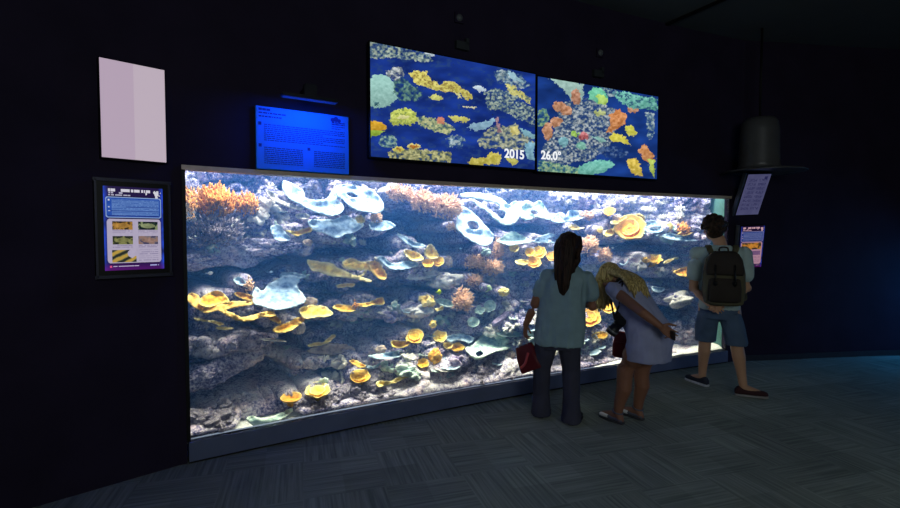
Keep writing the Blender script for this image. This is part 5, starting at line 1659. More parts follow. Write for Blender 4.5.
def hair_mat(name, dark, light, scale=(90, 90, 6)):
    m, nt, b = new_mat(name)
    N, L = nt.nodes.new, nt.links.new
    tc = N("ShaderNodeTexCoord"); mp = N("ShaderNodeMapping"); mp.inputs["Scale"].default_value = scale
    L(tc.outputs["Object"], mp.inputs["Vector"])
    n = N("ShaderNodeTexNoise"); n.inputs["Scale"].default_value = 1.0; n.inputs["Detail"].default_value = 4
    L(mp.outputs["Vector"], n.inputs["Vector"])
    r = N("ShaderNodeValToRGB"); e = r.color_ramp.elements
    e[0].position, e[1].position = .35, .68; e[0].color, e[1].color = lin(dark), lin(light)
    L(n.outputs["Fac"], r.inputs["Fac"]); L(r.outputs["Color"], b.inputs["Base Color"])
    b.inputs["Roughness"].default_value = .6; b.inputs["Specular IOR Level"].default_value = .2
    bp = N("ShaderNodeBump"); bp.inputs["Strength"].default_value = .7; bp.inputs["Distance"].default_value = .008
    L(n.outputs["Fac"], bp.inputs["Height"]); L(bp.outputs["Normal"], b.inputs["Normal"])
    return m

def folds(amp, sx=9, sy=9, sz=5, seed=0.0, fine=0.0):
    def w(p):
        q = V((p.x * sx, p.y * sy, p.z * sz + seed))
        a = noise.noise(q); r = 1 - abs(noise.noise(q * 1.7 + V((3, seed, 1))))
        return amp * (.6 * a + .9 * (r - .7)) + fine * noise.noise(p * 60)
    return w

def shoe(parent, heel, d, length, w, h, mat, sole_mat, name="shoe", low=False, toe_mat=None):
    """heel = floor point at the back of the heel, d = toe direction (local)"""
    heel = V(heel); d = V(d).normalized(); s = V((d.y, -d.x, 0)); z = V((0, 0, 1))
    bm = bmesh.new()
    prof = [(0.0, .55, .62), (.08, .72, .98), (.22, .78, 1.0), (.38, .82, .90), (.55, .94, .74), (.72, 1.0, .64), (.88, .92, .57), (.97, .68, .46), (1.0, .4, .3)]
    if low: prof = [(t, a, b_ * (.7 if t < .5 else 1)) for t, a, b_ in prof]
    loft(bm, [(heel + d * (t * length) + z * (.018 + b_ * h / 2), s * (a * w), z * (b_ * h / 2)) for t, a, b_ in prof], 16, 2.5)
    o = remesh(name, bm, .006, [mat] + ([toe_mat] if toe_mat else []), parent, 4)
    if toe_mat:
        for f in o.data.polygons:
            if (f.center - heel).dot(d) > length * .56: f.material_index = 1
    bm = bmesh.new()
    loft(bm, [(heel + z * .001, V((0, 0, 0)) + s * w * .2, d * .01)] if False else [(heel + d * (t * length) + z * .0125, s * (a * w * 1.05), z * .0115) for t, a, b_ in prof], 16, 4)
    so = from_bm("sole", bm, sole_mat, o, True)
    return o

# ---------------------------------------------------------------- woman with the long dark hair
def local_of(root):
    M = root.matrix_basis.inverted()
    return lambda w: M @ V(w)

LA, RA = on_floor(541, 416), on_floor(571, 423)
ctrA = (LA + RA) / 2
yawA = R(-16)
MA = Matrix.Translation(ctrA) @ Matrix.Rotation(yawA, 4, 'Z')
toA = lambda w: MA.inverted() @ V(w)
SKA = skin("skin_tan", (140, 94, 72))
la_, ra_ = toA(LA), toA(RA); la_.z = ra_.z = 0
bm = bmesh.new()
hx = .045       # she leans a little to her right
HA = V((hx + .055, .02, 1.475))
fwdA = V((.30, .95, -.05))
PA = head(bm, HA, fwdA, (0.02, 0, 1), .98)
limb(bm, [(hx + .045, -.01, 1.29), (hx + .05, 0, 1.36), HA - V((0, .01, .03))], [.062, .052, .05])
stack(bm, [(hx * .3, .0, .74, .165, .115), (hx * .4, 0, .84, .178, .125), (hx * .6, 0, .98, .155, .11), (hx * .9, 0, 1.14, .16, .115), (hx + .03, -.005, 1.22, .145, .09), (hx + .045, -.01, 1.29, .075, .055)])
shL, shR = V((hx - .135, -.01, 1.225)), V((hx + .205, -.01, 1.22))
elL, elR = V((hx - .225, -.04, .99)), V((hx + .245, .0, .985))
wrL, wrR = V((-.262, .015, .80)), V((hx + .16, .21, .99))
limb(bm, [shL, shL.lerp(elL, .5), elL, elL.lerp(wrL, .4), wrL], [.040, .047, .039, .036, .026])
limb(bm, [shR, shR.lerp(elR, .5), elR, elR.lerp(wrR, .4), wrR], [.040, .047, .039, .036, .026])
hand(bm, wrL, (-.10, .05, -1), (.15, 1, .05), .75, .165)
hand(bm, wrR, (-.9, .35, .2), (.1, .2, 1), .8, .165)
for s, f in ((-1, la_), (1, ra_)):
    hip = V((s * .09 + hx * .2, 0, .80)); kn = V((f.x * .9 + s * .012, .02, .44)); an = V((f.x, f.y - .01, .08))
    limb(bm, [hip, hip.lerp(kn, .5), kn, kn.lerp(an, .35), an], [.092, .078, .055, .052, .036])
    limb(bm, [an, V((f.x, f.y + .09, .045)), V((f.x, f.y + .15, .03))], [.034, .033, .024])
personA = remesh("person", bm, .0048, SKA, None, 3)
personA.matrix_basis = MA
paint_face(personA, PA, .98)
tag(personA, "person with long dark hair, loose grey-blue top and dark trousers, holding a red bag", "person")
M_topA = fabric("cloth_grey_teal", (136, 162, 172)); M_trA = fabric("cloth_dark_navy", (66, 66, 82), .85, 700)
bm = bmesh.new()
stack(bm, [(hx * .3 + .01, -.005, .655, .208, .155), (hx * .3 + .01, -.005, .70, .213, .158), (hx * .4 + .01, 0, .82, .212, .155), (hx * .6 + .01, 0, .98, .196, .142), (hx * .9 + .01, 0, 1.13, .190, .14), (hx + .035, -.005, 1.205, .175, .125), (hx + .045, -.01, 1.265, .135, .095), (hx + .048, -.01, 1.305, .088, .074), (hx + .05, -.01, 1.33, .064, .06)], 26, 2.4)
for s, a, b_ in ((-1, shL, elL), (1, shR, elR)):
    limb(bm, [a + V((-s * .05, 0, .0)), a + V((-s * .008, 0, -.005)), a.lerp(b_, .35), a.lerp(b_, .56)], [.062, .068, .070, .071])
remesh("top", bm, .008, M_topA, personA, 4, folds(.019, 9, 9, 2.2, 2.0))
bm = bmesh.new()
stack(bm, [(hx * .3, 0, .62, .172, .122), (hx * .35, 0, .72, .186, .134), (hx * .4, 0, .84, .186, .132)], 24, 2.4)
for s, f in ((-1, la_), (1, ra_)):
    fx_ = f.x
    stack(bm, [(fx_, f.y + .0, .018, .082, .106), (fx_, f.y + .005, .05, .083, .106), (fx_ - s * .0, f.y + .01, .20, .070, .080), (fx_ * .95, .015, .44, .075, .080), (s * .096 + hx * .2, .005, .62, .094, .104), (s * .09 + hx * .3, 0, .74, .098, .118)], 22, 2.2)
remesh("trousers", bm, .0075, M_trA, personA, 3, folds(.009, 10, 10, 3.5, 7.0))
M_shA = simple("shoe_black", (28, 28, 32), .5)
for f, dd in ((la_, (-.15, 1, 0)), (ra_, (.3, 1, 0))):
    shoe(personA, (f.x, f.y - .06, 0), dd, .235, .042, .075, M_shA, M_shA)
# hair: long, straight, down the back
M_hairA = hair_mat("hair_dark_brown", (20, 14, 12), (62, 42, 32))
bm = bmesh.new()
fA = fwdA.normalized(); rA = fA.cross(V((0, 0, 1))).normalized()
add_ball(bm, HA + V((0, -.012, .036)) - fA * .02, .094, .105, .096, None, 20)
loft(bm, [(HA + V((-.004, 0, .07)) - fA * .05, rA * .085, fA * .06), (HA + V((-.008, -.005, 0)) - fA * .075, rA * .094, fA * .058), (HA + V((-.014, -.02, -.10)) - fA * .085, rA * .085, fA * .048),
          (HA + V((-.02, -.045, -.20)) - fA * .085, rA * .078, fA * .036), (HA + V((-.022, -.055, -.30)) - fA * .085, rA * .066, fA * .028), (HA + V((-.022, -.06, -.375)) - fA * .08, rA * .040, fA * .02), (HA + V((-.02, -.06, -.41)) - fA * .08, rA * .015, fA * .01)], 22, 2.2)
for s in (-1, 1):
    limb(bm, [HA + rA * s * .066 + fA * .02 + V((0, 0, .07)), HA + rA * s * .086 + fA * .0 + V((0, 0, 0)), HA + rA * s * .078 - fA * .03 + V((0, -.01, -.10)), HA + rA * s * .06 - fA * .07 + V((-.01, -.03, -.2))], [.03, .03, .03, .022], 10)
def strands(p):
    return .006 * noise.noise(V((p.x * 70, p.y * 70, p.z * 5))) + .004 * noise.noise(V((p.x * 25, p.y * 25, p.z * 4)))
remesh("hair", bm, .006, M_hairA, personA, 4, strands)

# dark red bag hanging from her left hand
handA = MA @ (wrL + V((-.012, .012, -.105)))
M_red = simple("bag_dark_red", (96, 26, 34), .5, 0, .15, 9, .15, 60); M_red2 = simple("bag_red_highlight", (196, 84, 90), .5); M_cord = simple("bag_cord_pale", (170, 160, 168), .7)
bag = empty("handbag", handA - V((0, 0, .30)), R(-36))
tag(bag, "dark red carrier bag with pale cord handles, hanging from the dark-haired woman's left hand", "bag")
bm = bmesh.new()
loft(bm, [(V((0, 0, .0)), V((.098, 0, 0)), V((0, .055, 0))), (V((0, 0, .01)), V((.105, 0, 0)), V((0, .062, 0))), (V((0, 0, .12)), V((.098, 0, 0)), V((0, .055, 0))), (V((0, 0, .215)), V((.082, 0, 0)), V((0, .022, 0))), (V((0, 0, .225)), V((.078, 0, 0)), V((0, .016, 0)))], 28, 6)
bmesh.ops.rotate(bm, verts=bm.verts[:], cent=(0, 0, .2), matrix=Matrix.Rotation(R(-27), 3, 'Y'))
from_bm("bag_body", bm, M_red, bag, True)
bm = bmesh.new()
pts = [V((-.075, -.060, .055)), V((-.02, -.0635, .075)), V((.02, -.059, .12)), V((.045, -.051, .15))]
add_tube(bm, catmull(pts, 6), .011, 8)
bmesh.ops.rotate(bm, verts=bm.verts[:], cent=(0, 0, .2), matrix=Matrix.Rotation(R(-27), 3, 'Y'))
from_bm("highlight_band", bm, M_red2, bag, True)  # paler red band imitates the highlight across the bag
for s in (-1, 1):
    bm = bmesh.new()
    q = lambda x, y, z: Matrix.Rotation(R(-27), 3, 'Y') @ V((x, y, z - .2)) + V((0, 0, .2))
    add_tube(bm, catmull([q(-.05, s * .016, .215), V((-.014, s * .02, .275)), V((0, s * .010, .302)), V((.014, s * .02, .275)), q(.05, s * .016, .215)], 8), .0045, 8)
    from_bm("handle", bm, M_cord, bag, True)

# ---------------------------------------------------------------- blond woman bending toward the glass
HLb, TLb = on_floor(621, 424), on_floor(598, 414.5)
HRb = on_floor(641, 420)
yawB = R(31)
rootB = (HLb + HRb) / 2
MB_ = Matrix.Translation((rootB.x, rootB.y, 0)) @ Matrix.Rotation(yawB, 4, 'Z')
toB = lambda w: MB_.inverted() @ V(w)
hl, hr_ = toB(HLb), toB(HRb); hl.z = hr_.z = 0
SKB = skin("skin_bronzed", (140, 96, 76))
def atB(px, py, yl, xl=None):
    """point in her frame on the pixel's ray: at forward distance yl, or at sideways position xl"""
    Mi = MB_.inverted(); o = Mi @ V((0, 0, CAMH)); d = Mi.to_3x3() @ ray(px, py)
    t = (yl - o.y) / d.y if xl is None else (xl - o.x) / d.x
    return o + d * t
hipc = atB(649, 333, 0, 0.0)
neck = atB(622, 281, 0, 0.0)
headc = atB(610, 277, 0, 0.0)
neck.x = headc.x = hipc.x = 0
bm = bmesh.new()
spine = (neck - hipc); sp = spine.normalized(); bk = V((0, -sp.z, sp.y)).normalized()   # back direction
X = V((1, 0, 0))
fwdB = V((-.05, .62, -.78)).normalized(); upB = V((0, .78, .62))
PB = head(bm, headc, fwdB, upB, .95)
limb(bm, [neck - sp * .04, neck + sp * .02, headc + V((0, -.02, .0))], [.056, .047, .048])
loft(bm, [(hipc - sp * .10, X * .16, bk * .115), (hipc, X * .17, bk * .12), (hipc.lerp(neck, .3), X * .135, bk * .10), (hipc.lerp(neck, .6), X * .15, bk * .105), (hipc.lerp(neck, .82), X * .155, bk * .09), (neck - sp * .02, X * .075, bk * .055)], 20, 2.3)
shc = hipc.lerp(neck, .86)
sL, sR = shc + V((-.165, 0, 0)), shc + V((.165, .02, -.01))
eL = atB(643, 313, 0, -.265); wL = atB(660, 326, 0, -.185)
cam_px = (620, 324)
wR = atB(630, 318, 0, -.03); eR = (sR + wR) / 2 + V((.10, -.02, -.13))
limb(bm, [sL, sL.lerp(eL, .5), eL, eL.lerp(wL, .4), wL], [.050, .043, .036, .034, .025])
limb(bm, [sR, sR.lerp(eR, .5), eR, eR.lerp(wR, .4), wR], [.050, .043, .036, .034, .025])
dL = (wL - eL).normalized()
hand(bm, wL, dL + V((.35, -.05, -.2)), (0, .2, 1), .45, .16)
hand(bm, wR, (-.85, .2, -.35), (.1, .75, .5), .95, .16)
for s, f, ky in ((-1, hl, .02), (1, hr_, .05)):
    an = V((f.x, f.y + .035, .085)); hip = hipc + V((s * .085, 0, -.05)); kn = V((f.x * .85 + s * .01, .02 + f.y * .5, .42))
    kn = (hip + an) / 2 + V((0, .045, .0)); kn.z = .44
    limb(bm, [hip, hip.lerp(kn, .5), kn + V((0, .0, .02)), kn - V((0, -.005, .05)), kn.lerp(an, .38) + V((0, -.018, 0)), kn.lerp(an, .75), an], [.090, .092, .070, .064, .063, .046, .037])
    limb(bm, [an, an + V((0, -.03, -.05)), ], [.034, .03])
    limb(bm, [an - V((0, .0, .02)), V((f.x, f.y + .12, .045)), V((f.x, f.y + .19, .028))], [.034, .034, .026])
personB = remesh("person", bm, .0048, SKB, None, 3)
personB.matrix_basis = MB_
paint_face(personB, PB, .95)
tag(personB, "person with long blond hair bending toward the glass in a lavender-grey dress", "person")
M_drB = fabric("cloth_lavender_grey", (160, 164, 200))
hem = atB(649, 359.5, 0, 0.0); hem.x = 0
bm = bmesh.new()
loft(bm, [(hem + V((0, .01, 0)), X * .192, V((0, .158, .0))), (hem + V((0, .005, .03)), X * .192, V((0, .158, -.005))), (hem.lerp(hipc, .6), X * .195, V((0, .158, -.03))), (hipc, X * .193, (bk * -.158)), (hipc.lerp(neck, .3), X * .17, bk * -.135), (hipc.lerp(neck, .6), X * .17, bk * -.126), (hipc.lerp(neck, .84), X * .172, bk * -.108), (hipc.lerp(neck, .95), X * .11, bk * -.08), (neck - sp * .005, X * .07, bk * -.06)], 26, 2.3)
for s_, a, b_ in ((-1, sL, eL), (1, sR, eR)):
    limb(bm, [a + V((-s_ * .05, 0, 0)), a, a.lerp(b_, .22)], [.058, .06, .058])
remesh("dress", bm, .0075, M_drB, personB, 4, folds(.014, 9, 9, 3.0, 5.0))
# hair: a cap, long locks falling in front of the face and a fan over the shoulder
M_hairB = hair_mat("hair_blond", (120, 100, 56), (226, 200, 136))
bm = bmesh.new()
add_ball(bm, headc + upB.normalized() * .025 - fwdB * .02, .092, .10, .10, None, 20)
rnd = random.Random(4)
for k in range(26):
    a = rnd.uniform(-1, 1)
    st = headc + X * (a * .085) + upB.normalized() * rnd.uniform(.02, .07) - fwdB * rnd.uniform(-.03, .05)
    mid = headc + V((a * .10, .085 + rnd.uniform(-.03, .03), -.07))
    end = headc + V((a * .085 + rnd.uniform(-.02, .02), .075 + rnd.uniform(-.04, .05), -.24 - rnd.uniform(0, .09)))
    add_tube(bm, catmull([st, mid, mid.lerp(end, .5) + V((0, .012, 0)), end], 5), [.021] * 11 + [.017, .013, .009, .006, .004], 8)
for k in range(24):
    a = rnd.uniform(-1, .7)
    st = headc + X * (a * .07) + upB.normalized() * rnd.uniform(.0, .06) - fwdB * .06
    mid = neck + bk * .075 + X * (a * .09) + V((0, 0, .01))
    end = hipc.lerp(neck, rnd.uniform(.50, .74)) + bk * rnd.uniform(.118, .132) + X * (a * .13 - .02)
    add_tube(bm, catmull([st, mid, end.lerp(mid, .45) + bk * .022, end], 5), [.022] * 11 + [.018, .014, .010, .007, .005], 8)
remesh("hair", bm, .006, M_hairB, personB, 3, lambda p: .005 * noise.noise(V((p.x * 60, p.y * 22, p.z * 14))))
M_wht = simple("shoe_white_toe", (226, 226, 230), .4); M_slt = simple("shoe_slate", (92, 96, 112), .5); M_sole = simple("sole_grey", (60, 60, 66), .7)
for f in (hl, hr_):
    so = shoe(personB, (f.x, f.y - .02, 0), (-.05, 1, 0), .235, .040, .055, M_slt, M_sole, low=True, toe_mat=M_wht)
    bm = bmesh.new(); a0 = V((f.x, f.y + .035, .095))
    add_tube(bm, [a0 + V((math.cos(t) * .042, math.sin(t) * .042, .01 * math.sin(t))) for t in [2 * math.pi * k / 24 for k in range(25)]], .006, 8)
    from_bm("ankle_strap", bm, M_slt, so, True)

# camera hanging at her chest, held by the right hand
M_cam = simple("camera_black", (30, 30, 34), .42, 0, .1, 20, .1, 300); M_strap = simple("strap_black", (22, 22, 26), .7); M_gl = simple("lens_glass", (30, 34, 48), .08)
cpos = MB_ @ atB(622.5, 319, 0, -.13)
# lens axis: toward lower left, a bit to the glass
lensend = MB_ @ atB(610.5, 333, 0, -.17)
ax = (lensend - cpos).normalized()
camr = empty("camera", cpos); tag(camr, "black camera with a long lens hanging on the blond woman's neck strap", "camera")
x_, y_ = frame_of(ax)
M3 = Matrix((x_, y_, ax)).transposed()
Lc = (lensend - cpos).length
def cpart(name, bm, mat, smooth=False):
    o = from_bm(name, bm, mat, camr, smooth); return o
bm = bmesh.new(); add_box(bm, (0, 0, 0), .145, .10, .06, M3); add_box(bm, M3 @ V((-.05, 0, .018)), .035, .08, .05, M3); add_box(bm, M3 @ V((.005, .052, 0)), .055, .035, .05, M3); bevel_all(bm, .007); cpart("camera_body", bm, M_cam)
bm = bmesh.new(); add_lathe(bm, [(0, .02), (.042, .02), (.043, .05), (.039, .052), (.039, Lc * .7), (.045, Lc * .72), (.046, Lc), (.041, Lc), (.038, Lc - .012), (0, Lc - .012)], (0, 0, 0), 28); bm.transform(M3.to_4x4()); cpart("lens", bm, M_cam, True)
bm = bmesh.new(); add_lathe(bm, [(0, Lc - .008), (.02, Lc - .009), (.032, Lc - .011), (0, Lc - .0115)], (0, 0, 0), 24); bm.transform(M3.to_4x4()); cpart("lens_glass", bm, M_gl, True)
bm = bmesh.new(); add_lathe(bm, [(.0455, Lc * .74), (.048, Lc * .75), (.048, Lc * .84), (.0455, Lc * .85)], (0, 0, 0), 28); add_lathe(bm, [(.0425, .024), (.0445, .026), (.0445, .036), (.0425, .038)], (0, 0, 0), 28); bm.transform(M3.to_4x4()); o = cpart("lens_ring", bm, simple("lens_ring_grey", (120, 122, 126), .4, .3), True); o["label"] = "grey ring on the lens"
nkW = MB_ @ (neck + V((-.075, .0, .0)) + bk * .03); nkR = MB_ @ (neck + V((.075, .0, .0)) + bk * .03); nkB = MB_ @ (neck + bk * .062 + sp * .02)
bm = bmesh.new()
lug1, lug2 = cpos + M3 @ V((-.066, .02, 0)), cpos + M3 @ V((.066, .02, 0))
pth = catmull([lug1, lug1.lerp(nkW, .5) + V((-.02, -.03, 0)), nkW + V((-.02, -.02, -.02)), nkB, nkR, lug2.lerp(nkR, .5) + V((.0, .03, 0)), lug2], 8)
for s in (-1, 1):
    add_tube(bm, [p + V((0, 0, 0)) + (MB_.to_3x3() @ V((0, s * .008, 0))) - cpos for p in pth], .007, 6)
cpart("strap", bm, M_strap, True)

# red shoulder bag in front of her thighs
bpos = MB_ @ atB(626, 345, 0, .10)
M_red3 = simple("bag_maroon", (112, 26, 38), .5, 0, .12, 9, .15, 50)
sb = empty("shoulder_bag", bpos - V((0, 0, .11)), yawB + R(20)); tag(sb, "maroon shoulder bag hanging in front of the blond woman's dress", "bag")
bm = bmesh.new()
loft(bm, [(V((0, 0, 0)), V((.05, 0, 0)), V((0, .10, 0))), (V((0, 0, .015)), V((.058, 0, 0)), V((0, .112, 0))), (V((0, 0, .12)), V((.055, 0, 0)), V((0, .108, 0))), (V((0, 0, .21)), V((.03, 0, 0)), V((0, .085, 0))), (V((0, 0, .222)), V((.02, 0, 0)), V((0, .075, 0)))], 26, 5)
from_bm("bag_body", bm, M_red3, sb, True)
bm = bmesh.new(); add_tube(bm, [V((0, -.115, .13)), V((-.06, -.06, .135)), V((-.062, .06, .135)), V((0, .115, .13))], .006, 6); from_bm("flap_edge", bm, M_red3, sb, True)
Msb = Matrix.Translation(sb.location) @ Matrix.Rotation(yawB + R(20), 4, 'Z')
toS = lambda w: Msb.inverted() @ w
S1 = MB_ @ (sL + V((.055, .0, .03)) + bk * .068); S2 = MB_ @ (hipc.lerp(neck, .58) + V((-.165, 0, 0)) ); S0 = MB_ @ (sL + V((.05, .05, -.09)))
bm = bmesh.new()
pth = catmull([V((0, -.07, .215)), toS(MB_ @ (hipc.lerp(neck, .35) + V((-.175, .07, 0)))), toS(S2 - V((0,0,0))), toS(S1), toS(S0), V((0, .07, .215))], 8)
for s in (-1, 1): add_tube(bm, [p + V((s * .007, 0, 0)) for p in pth], .006, 6)
from_bm("strap", bm, M_strap, sb, True)

# dark phone-like tip in the hand at her hip
ph = MB_ @ (wL + (dL + V((.35, -.05, -.2))).normalized() * .085 + V((0, -.012, -.01)))
bm = bmesh.new(); q = MB_.to_3x3() @ Matrix.Rotation(R(60), 3, 'Z')
add_box(bm, (0, 0, 0), .135, .012, .065, q); bevel_all(bm, .004)
o = from_bm("phone", bm, M_cam); o.location = ph
tag(o, "dark phone held in the blond woman's hand behind her hip", "phone")

# ---------------------------------------------------------------- man with the backpack
HLc, TLc = on_floor(706, 386.5), on_floor(684, 378.5)
HRc, TRc = on_floor(737, 395.5), on_floor(764, 398)
cC = (HLc + HRc) / 2
yawC = R(-24)
cC = V((cC.x - .02, cC.y, 0))
MC = Matrix.Translation(cC) @ Matrix.Rotation(yawC, 4, 'Z')
toC = lambda w: MC.inverted() @ V(w)
def atC(px, py, yl):
    Mi = MC.inverted(); o = Mi @ V((0, 0, CAMH)); d = Mi.to_3x3() @ ray(px, py)
    return o + d * ((yl - o.y) / d.y)
hL, tL, hR, tR = [toC(p) for p in (HLc, TLc, HRc, TRc)]
for p in (hL, tL, hR, tR): p.z = 0
SKC = skin("skin_light_tan", (196, 150, 120))
bm = bmesh.new()
Hc = atC(713, 229, .02)
fwdC = V((-.30, .95, .0))
PCc = head(bm, Hc, fwdC, (0, 0, 1), 1.02)
cx = atC(720, 262, 0).x
limb(bm, [(cx, -.02, 1.43), (cx - .01, -.01, 1.52), Hc - V((0, .01, .03))], [.07, .06, .058])
stack(bm, [(cx, 0, .86, .155, .11), (cx, 0, .96, .16, .115), (cx, 0, 1.10, .155, .11), (cx, 0, 1.25, .18, .12), (cx, -.01, 1.38, .185, .10), (cx, -.02, 1.46, .10, .07)])
sL_, sR_ = V((cx - .205, -.01, 1.39)), V((cx + .205, -.01, 1.39))
eL_, eR_ = atC(693, 288, -.06), atC(747, 288, -.06)
wL_, wR_ = atC(709, 303.5, -.20), atC(724, 303.5, -.21)
limb(bm, [sL_, sL_.lerp(eL_, .5), eL_, eL_.lerp(wL_, .4), wL_], [.048, .050, .041, .039, .029])
limb(bm, [sR_, sR_.lerp(eR_, .5), eR_, eR_.lerp(wR_, .4), wR_], [.048, .050, .041, .039, .029])
hand(bm, wL_, (.8, -.1, -.45), (.4, -.1, .9), .55, .18)
hand(bm, wR_, (-.8, -.25, -.45), (-.4, -.1, .9), .55, .18)
legs = []
for s, h_, t_ in ((-1, hL, tL), (1, hR, tR)):
    d = (t_ - h_).normalized(); an = h_ + d * .055 + V((0, 0, .09)); hip = V((cx + s * .09, 0, .88))
    kn = hip.lerp(an, .52) + V((0, .03, 0)); kn.z = .50
    legs.append((hip, kn, an, d, h_))
    limb(bm, [hip, hip.lerp(kn, .5), kn, kn.lerp(an, .3) + V((0, -.02, 0)), kn.lerp(an, .7), an], [.098, .084, .060, .060, .043, .037])
    limb(bm, [an, h_ + d * .15 + V((0, 0, .05)), h_ + d * .21 + V((0, 0, .035))], [.037, .037, .028])
personC = remesh("person", bm, .0052, SKC, None, 3)
personC.matrix_basis = MC
paint_face(personC, PCc, 1.02)
tag(personC, "person with curly dark hair, pale shirt and blue shorts, hands clasped behind", "person")
M_tee = fabric("cloth_pale_teal", (178, 200, 202)); M_sho = fabric("cloth_denim_blue", (84, 104, 132), .85, 600)
bm = bmesh.new()
stack(bm, [(cx, 0, .84, .185, .13), (cx, 0, .90, .187, .132), (cx, 0, 1.05, .18, .128), (cx, 0, 1.22, .198, .138), (cx, -.005, 1.36, .205, .122), (cx, -.015, 1.435, .16, .09), (cx - .005, -.015, 1.475, .085, .072)], 26, 2.4)
for s, a, b_ in ((-1, sL_, eL_), (1, sR_, eR_)):
    limb(bm, [a + V((-s * .05, 0, 0)), a, a.lerp(b_, .35), a.lerp(b_, .62)], [.070, .076, .076, .074])
remesh("shirt", bm, .008, M_tee, personC, 4, folds(.014, 9, 9, 3, 11))
bm = bmesh.new()
stack(bm, [(cx, 0, .74, .168, .125), (cx, 0, .84, .178, .128), (cx, 0, .92, .176, .125)], 24, 2.4)
for (hip, kn, an, d, h_), s in zip(legs, (-1, 1)):
    k2 = kn + V((0, 0, .0))
    stack(bm, [(k2.x + s * .0, k2.y, .485, .098, .106), (k2.x, k2.y, .52, .10, .108), ((k2.x + hip.x) / 2, (k2.y + hip.y) / 2, .68, .104, .115), (hip.x, hip.y, .80, .10, .122)], 22, 2.2)
remesh("shorts", bm, .008, M_sho, personC, 3, folds(.009, 9, 9, 5, 3))
# curly hair
M_hairC = hair_mat("hair_dark_curls", (20, 15, 13), (70, 52, 40), (40, 40, 40))
bm = bmesh.new(); rnd = random.Random(9)
fC = fwdC.normalized(); rC = fC.cross(V((0, 0, 1))).normalized()
add_ball(bm, Hc + V((0, 0, .045)) - fC * .022, .098, .105, .098, None, 20)
add_ball(bm, Hc + V((0, 0, -.015)) - fC * .05, .085, .08, .085, None, 18)
for k in range(150):
    d = V((rnd.gauss(0, 1), rnd.gauss(0, 1), rnd.gauss(.25, .8))).normalized()
    if d.dot(fC) > .45 and d.z < .45: continue
    if d.z < -.55: continue
    p = Hc + V((0, 0, .035)) - fC * .025 + V((d.x * .098, d.y * .105, d.z * .1))
    add_ball(bm, p + d * .006, rnd.uniform(.016, .028), seg=8)
remesh("hair", bm, .006, M_hairC, personC, 2)
M_can = simple("shoe_dark_canvas", (44, 48, 62), .8); M_can2 = simple("shoe_maroon_canvas", (62, 34, 38), .8); M_ws = simple("sole_white", (206, 208, 212), .6)
M_gs = simple("sole_pale_grey", (150, 146, 146), .6)
for (hip, kn, an, d, h_), mt, ms in zip(legs, (M_can, M_can2), (M_ws, M_gs)):
    so = shoe(personC, h_ - d * .02, d, .285, .046, .082, mt, ms)
    bm = bmesh.new(); s = V((d.y, -d.x, 0))
    for k in range(4):
        b0 = h_ + d * (.115 + k * .022) + V((0, 0, .088 - k * .006))
        add_tube(bm, [b0 - s * .022 - V((0, 0, .006)), b0, b0 + s * .022 - V((0, 0, .006))], .0032, 6)
    from_bm("laces", bm, M_ws if ms is M_ws else M_can2, so, True)

# backpack
M_bp = fabric("backpack_olive", (92, 88, 68), .8, 400); M_bp2 = fabric("backpack_dark", (56, 50, 46), .8, 400); M_buck = simple("buckle_black", (20, 20, 22), .4)
bc = V((cx + .012, -.245, 1.155))
bpk = empty("backpack", MC @ bc - V((0, 0, .25)), yawC); tag(bpk, "dark olive backpack with wide straps on the curly-haired man's back", "backpack")
toP = (Matrix.Translation(bpk.location) @ Matrix.Rotation(yawC, 4, 'Z')).inverted() @ MC
def pp(bm, name, mat, smooth=True):
    bm.transform(toP); return from_bm(name, bm, mat, bpk, smooth)
bm = bmesh.new()
stack(bm, [(bc.x, bc.y, .905, .12, .075), (bc.x, bc.y, .925, .165, .098), (bc.x, bc.y, 1.05, .185, .11), (bc.x, bc.y, 1.22, .178, .105), (bc.x, bc.y + .01, 1.35, .155, .088), (bc.x, bc.y + .02, 1.405, .115, .06), (bc.x, bc.y + .025, 1.42, .07, .035)], 26, 3.2)
o = remesh("bag_body", bm, .008, M_bp, bpk, 4, folds(.006, 10, 10, 8, 1)); o.data.transform(toP)
bm = bmesh.new()
stack(bm, [(bc.x, bc.y - .095, .945, .115, .035), (bc.x, bc.y - .10, .96, .138, .045), (bc.x, bc.y - .105, 1.08, .14, .05), (bc.x, bc.y - .10, 1.16, .13, .04), (bc.x, bc.y - .095, 1.17, .11, .03)], 22, 4)
pp(bm, "front_pocket", M_bp2)
bm = bmesh.new()
stack(bm, [(bc.x, bc.y - .10, 1.20, .15, .02), (bc.x, bc.y - .108, 1.22, .16, .024), (bc.x, bc.y - .10, 1.32, .15, .024), (bc.x, bc.y - .05, 1.40, .12, .04), (bc.x, bc.y - .0, 1.425, .08, .03)], 22, 4)
pp(bm, "flap", M_bp2)
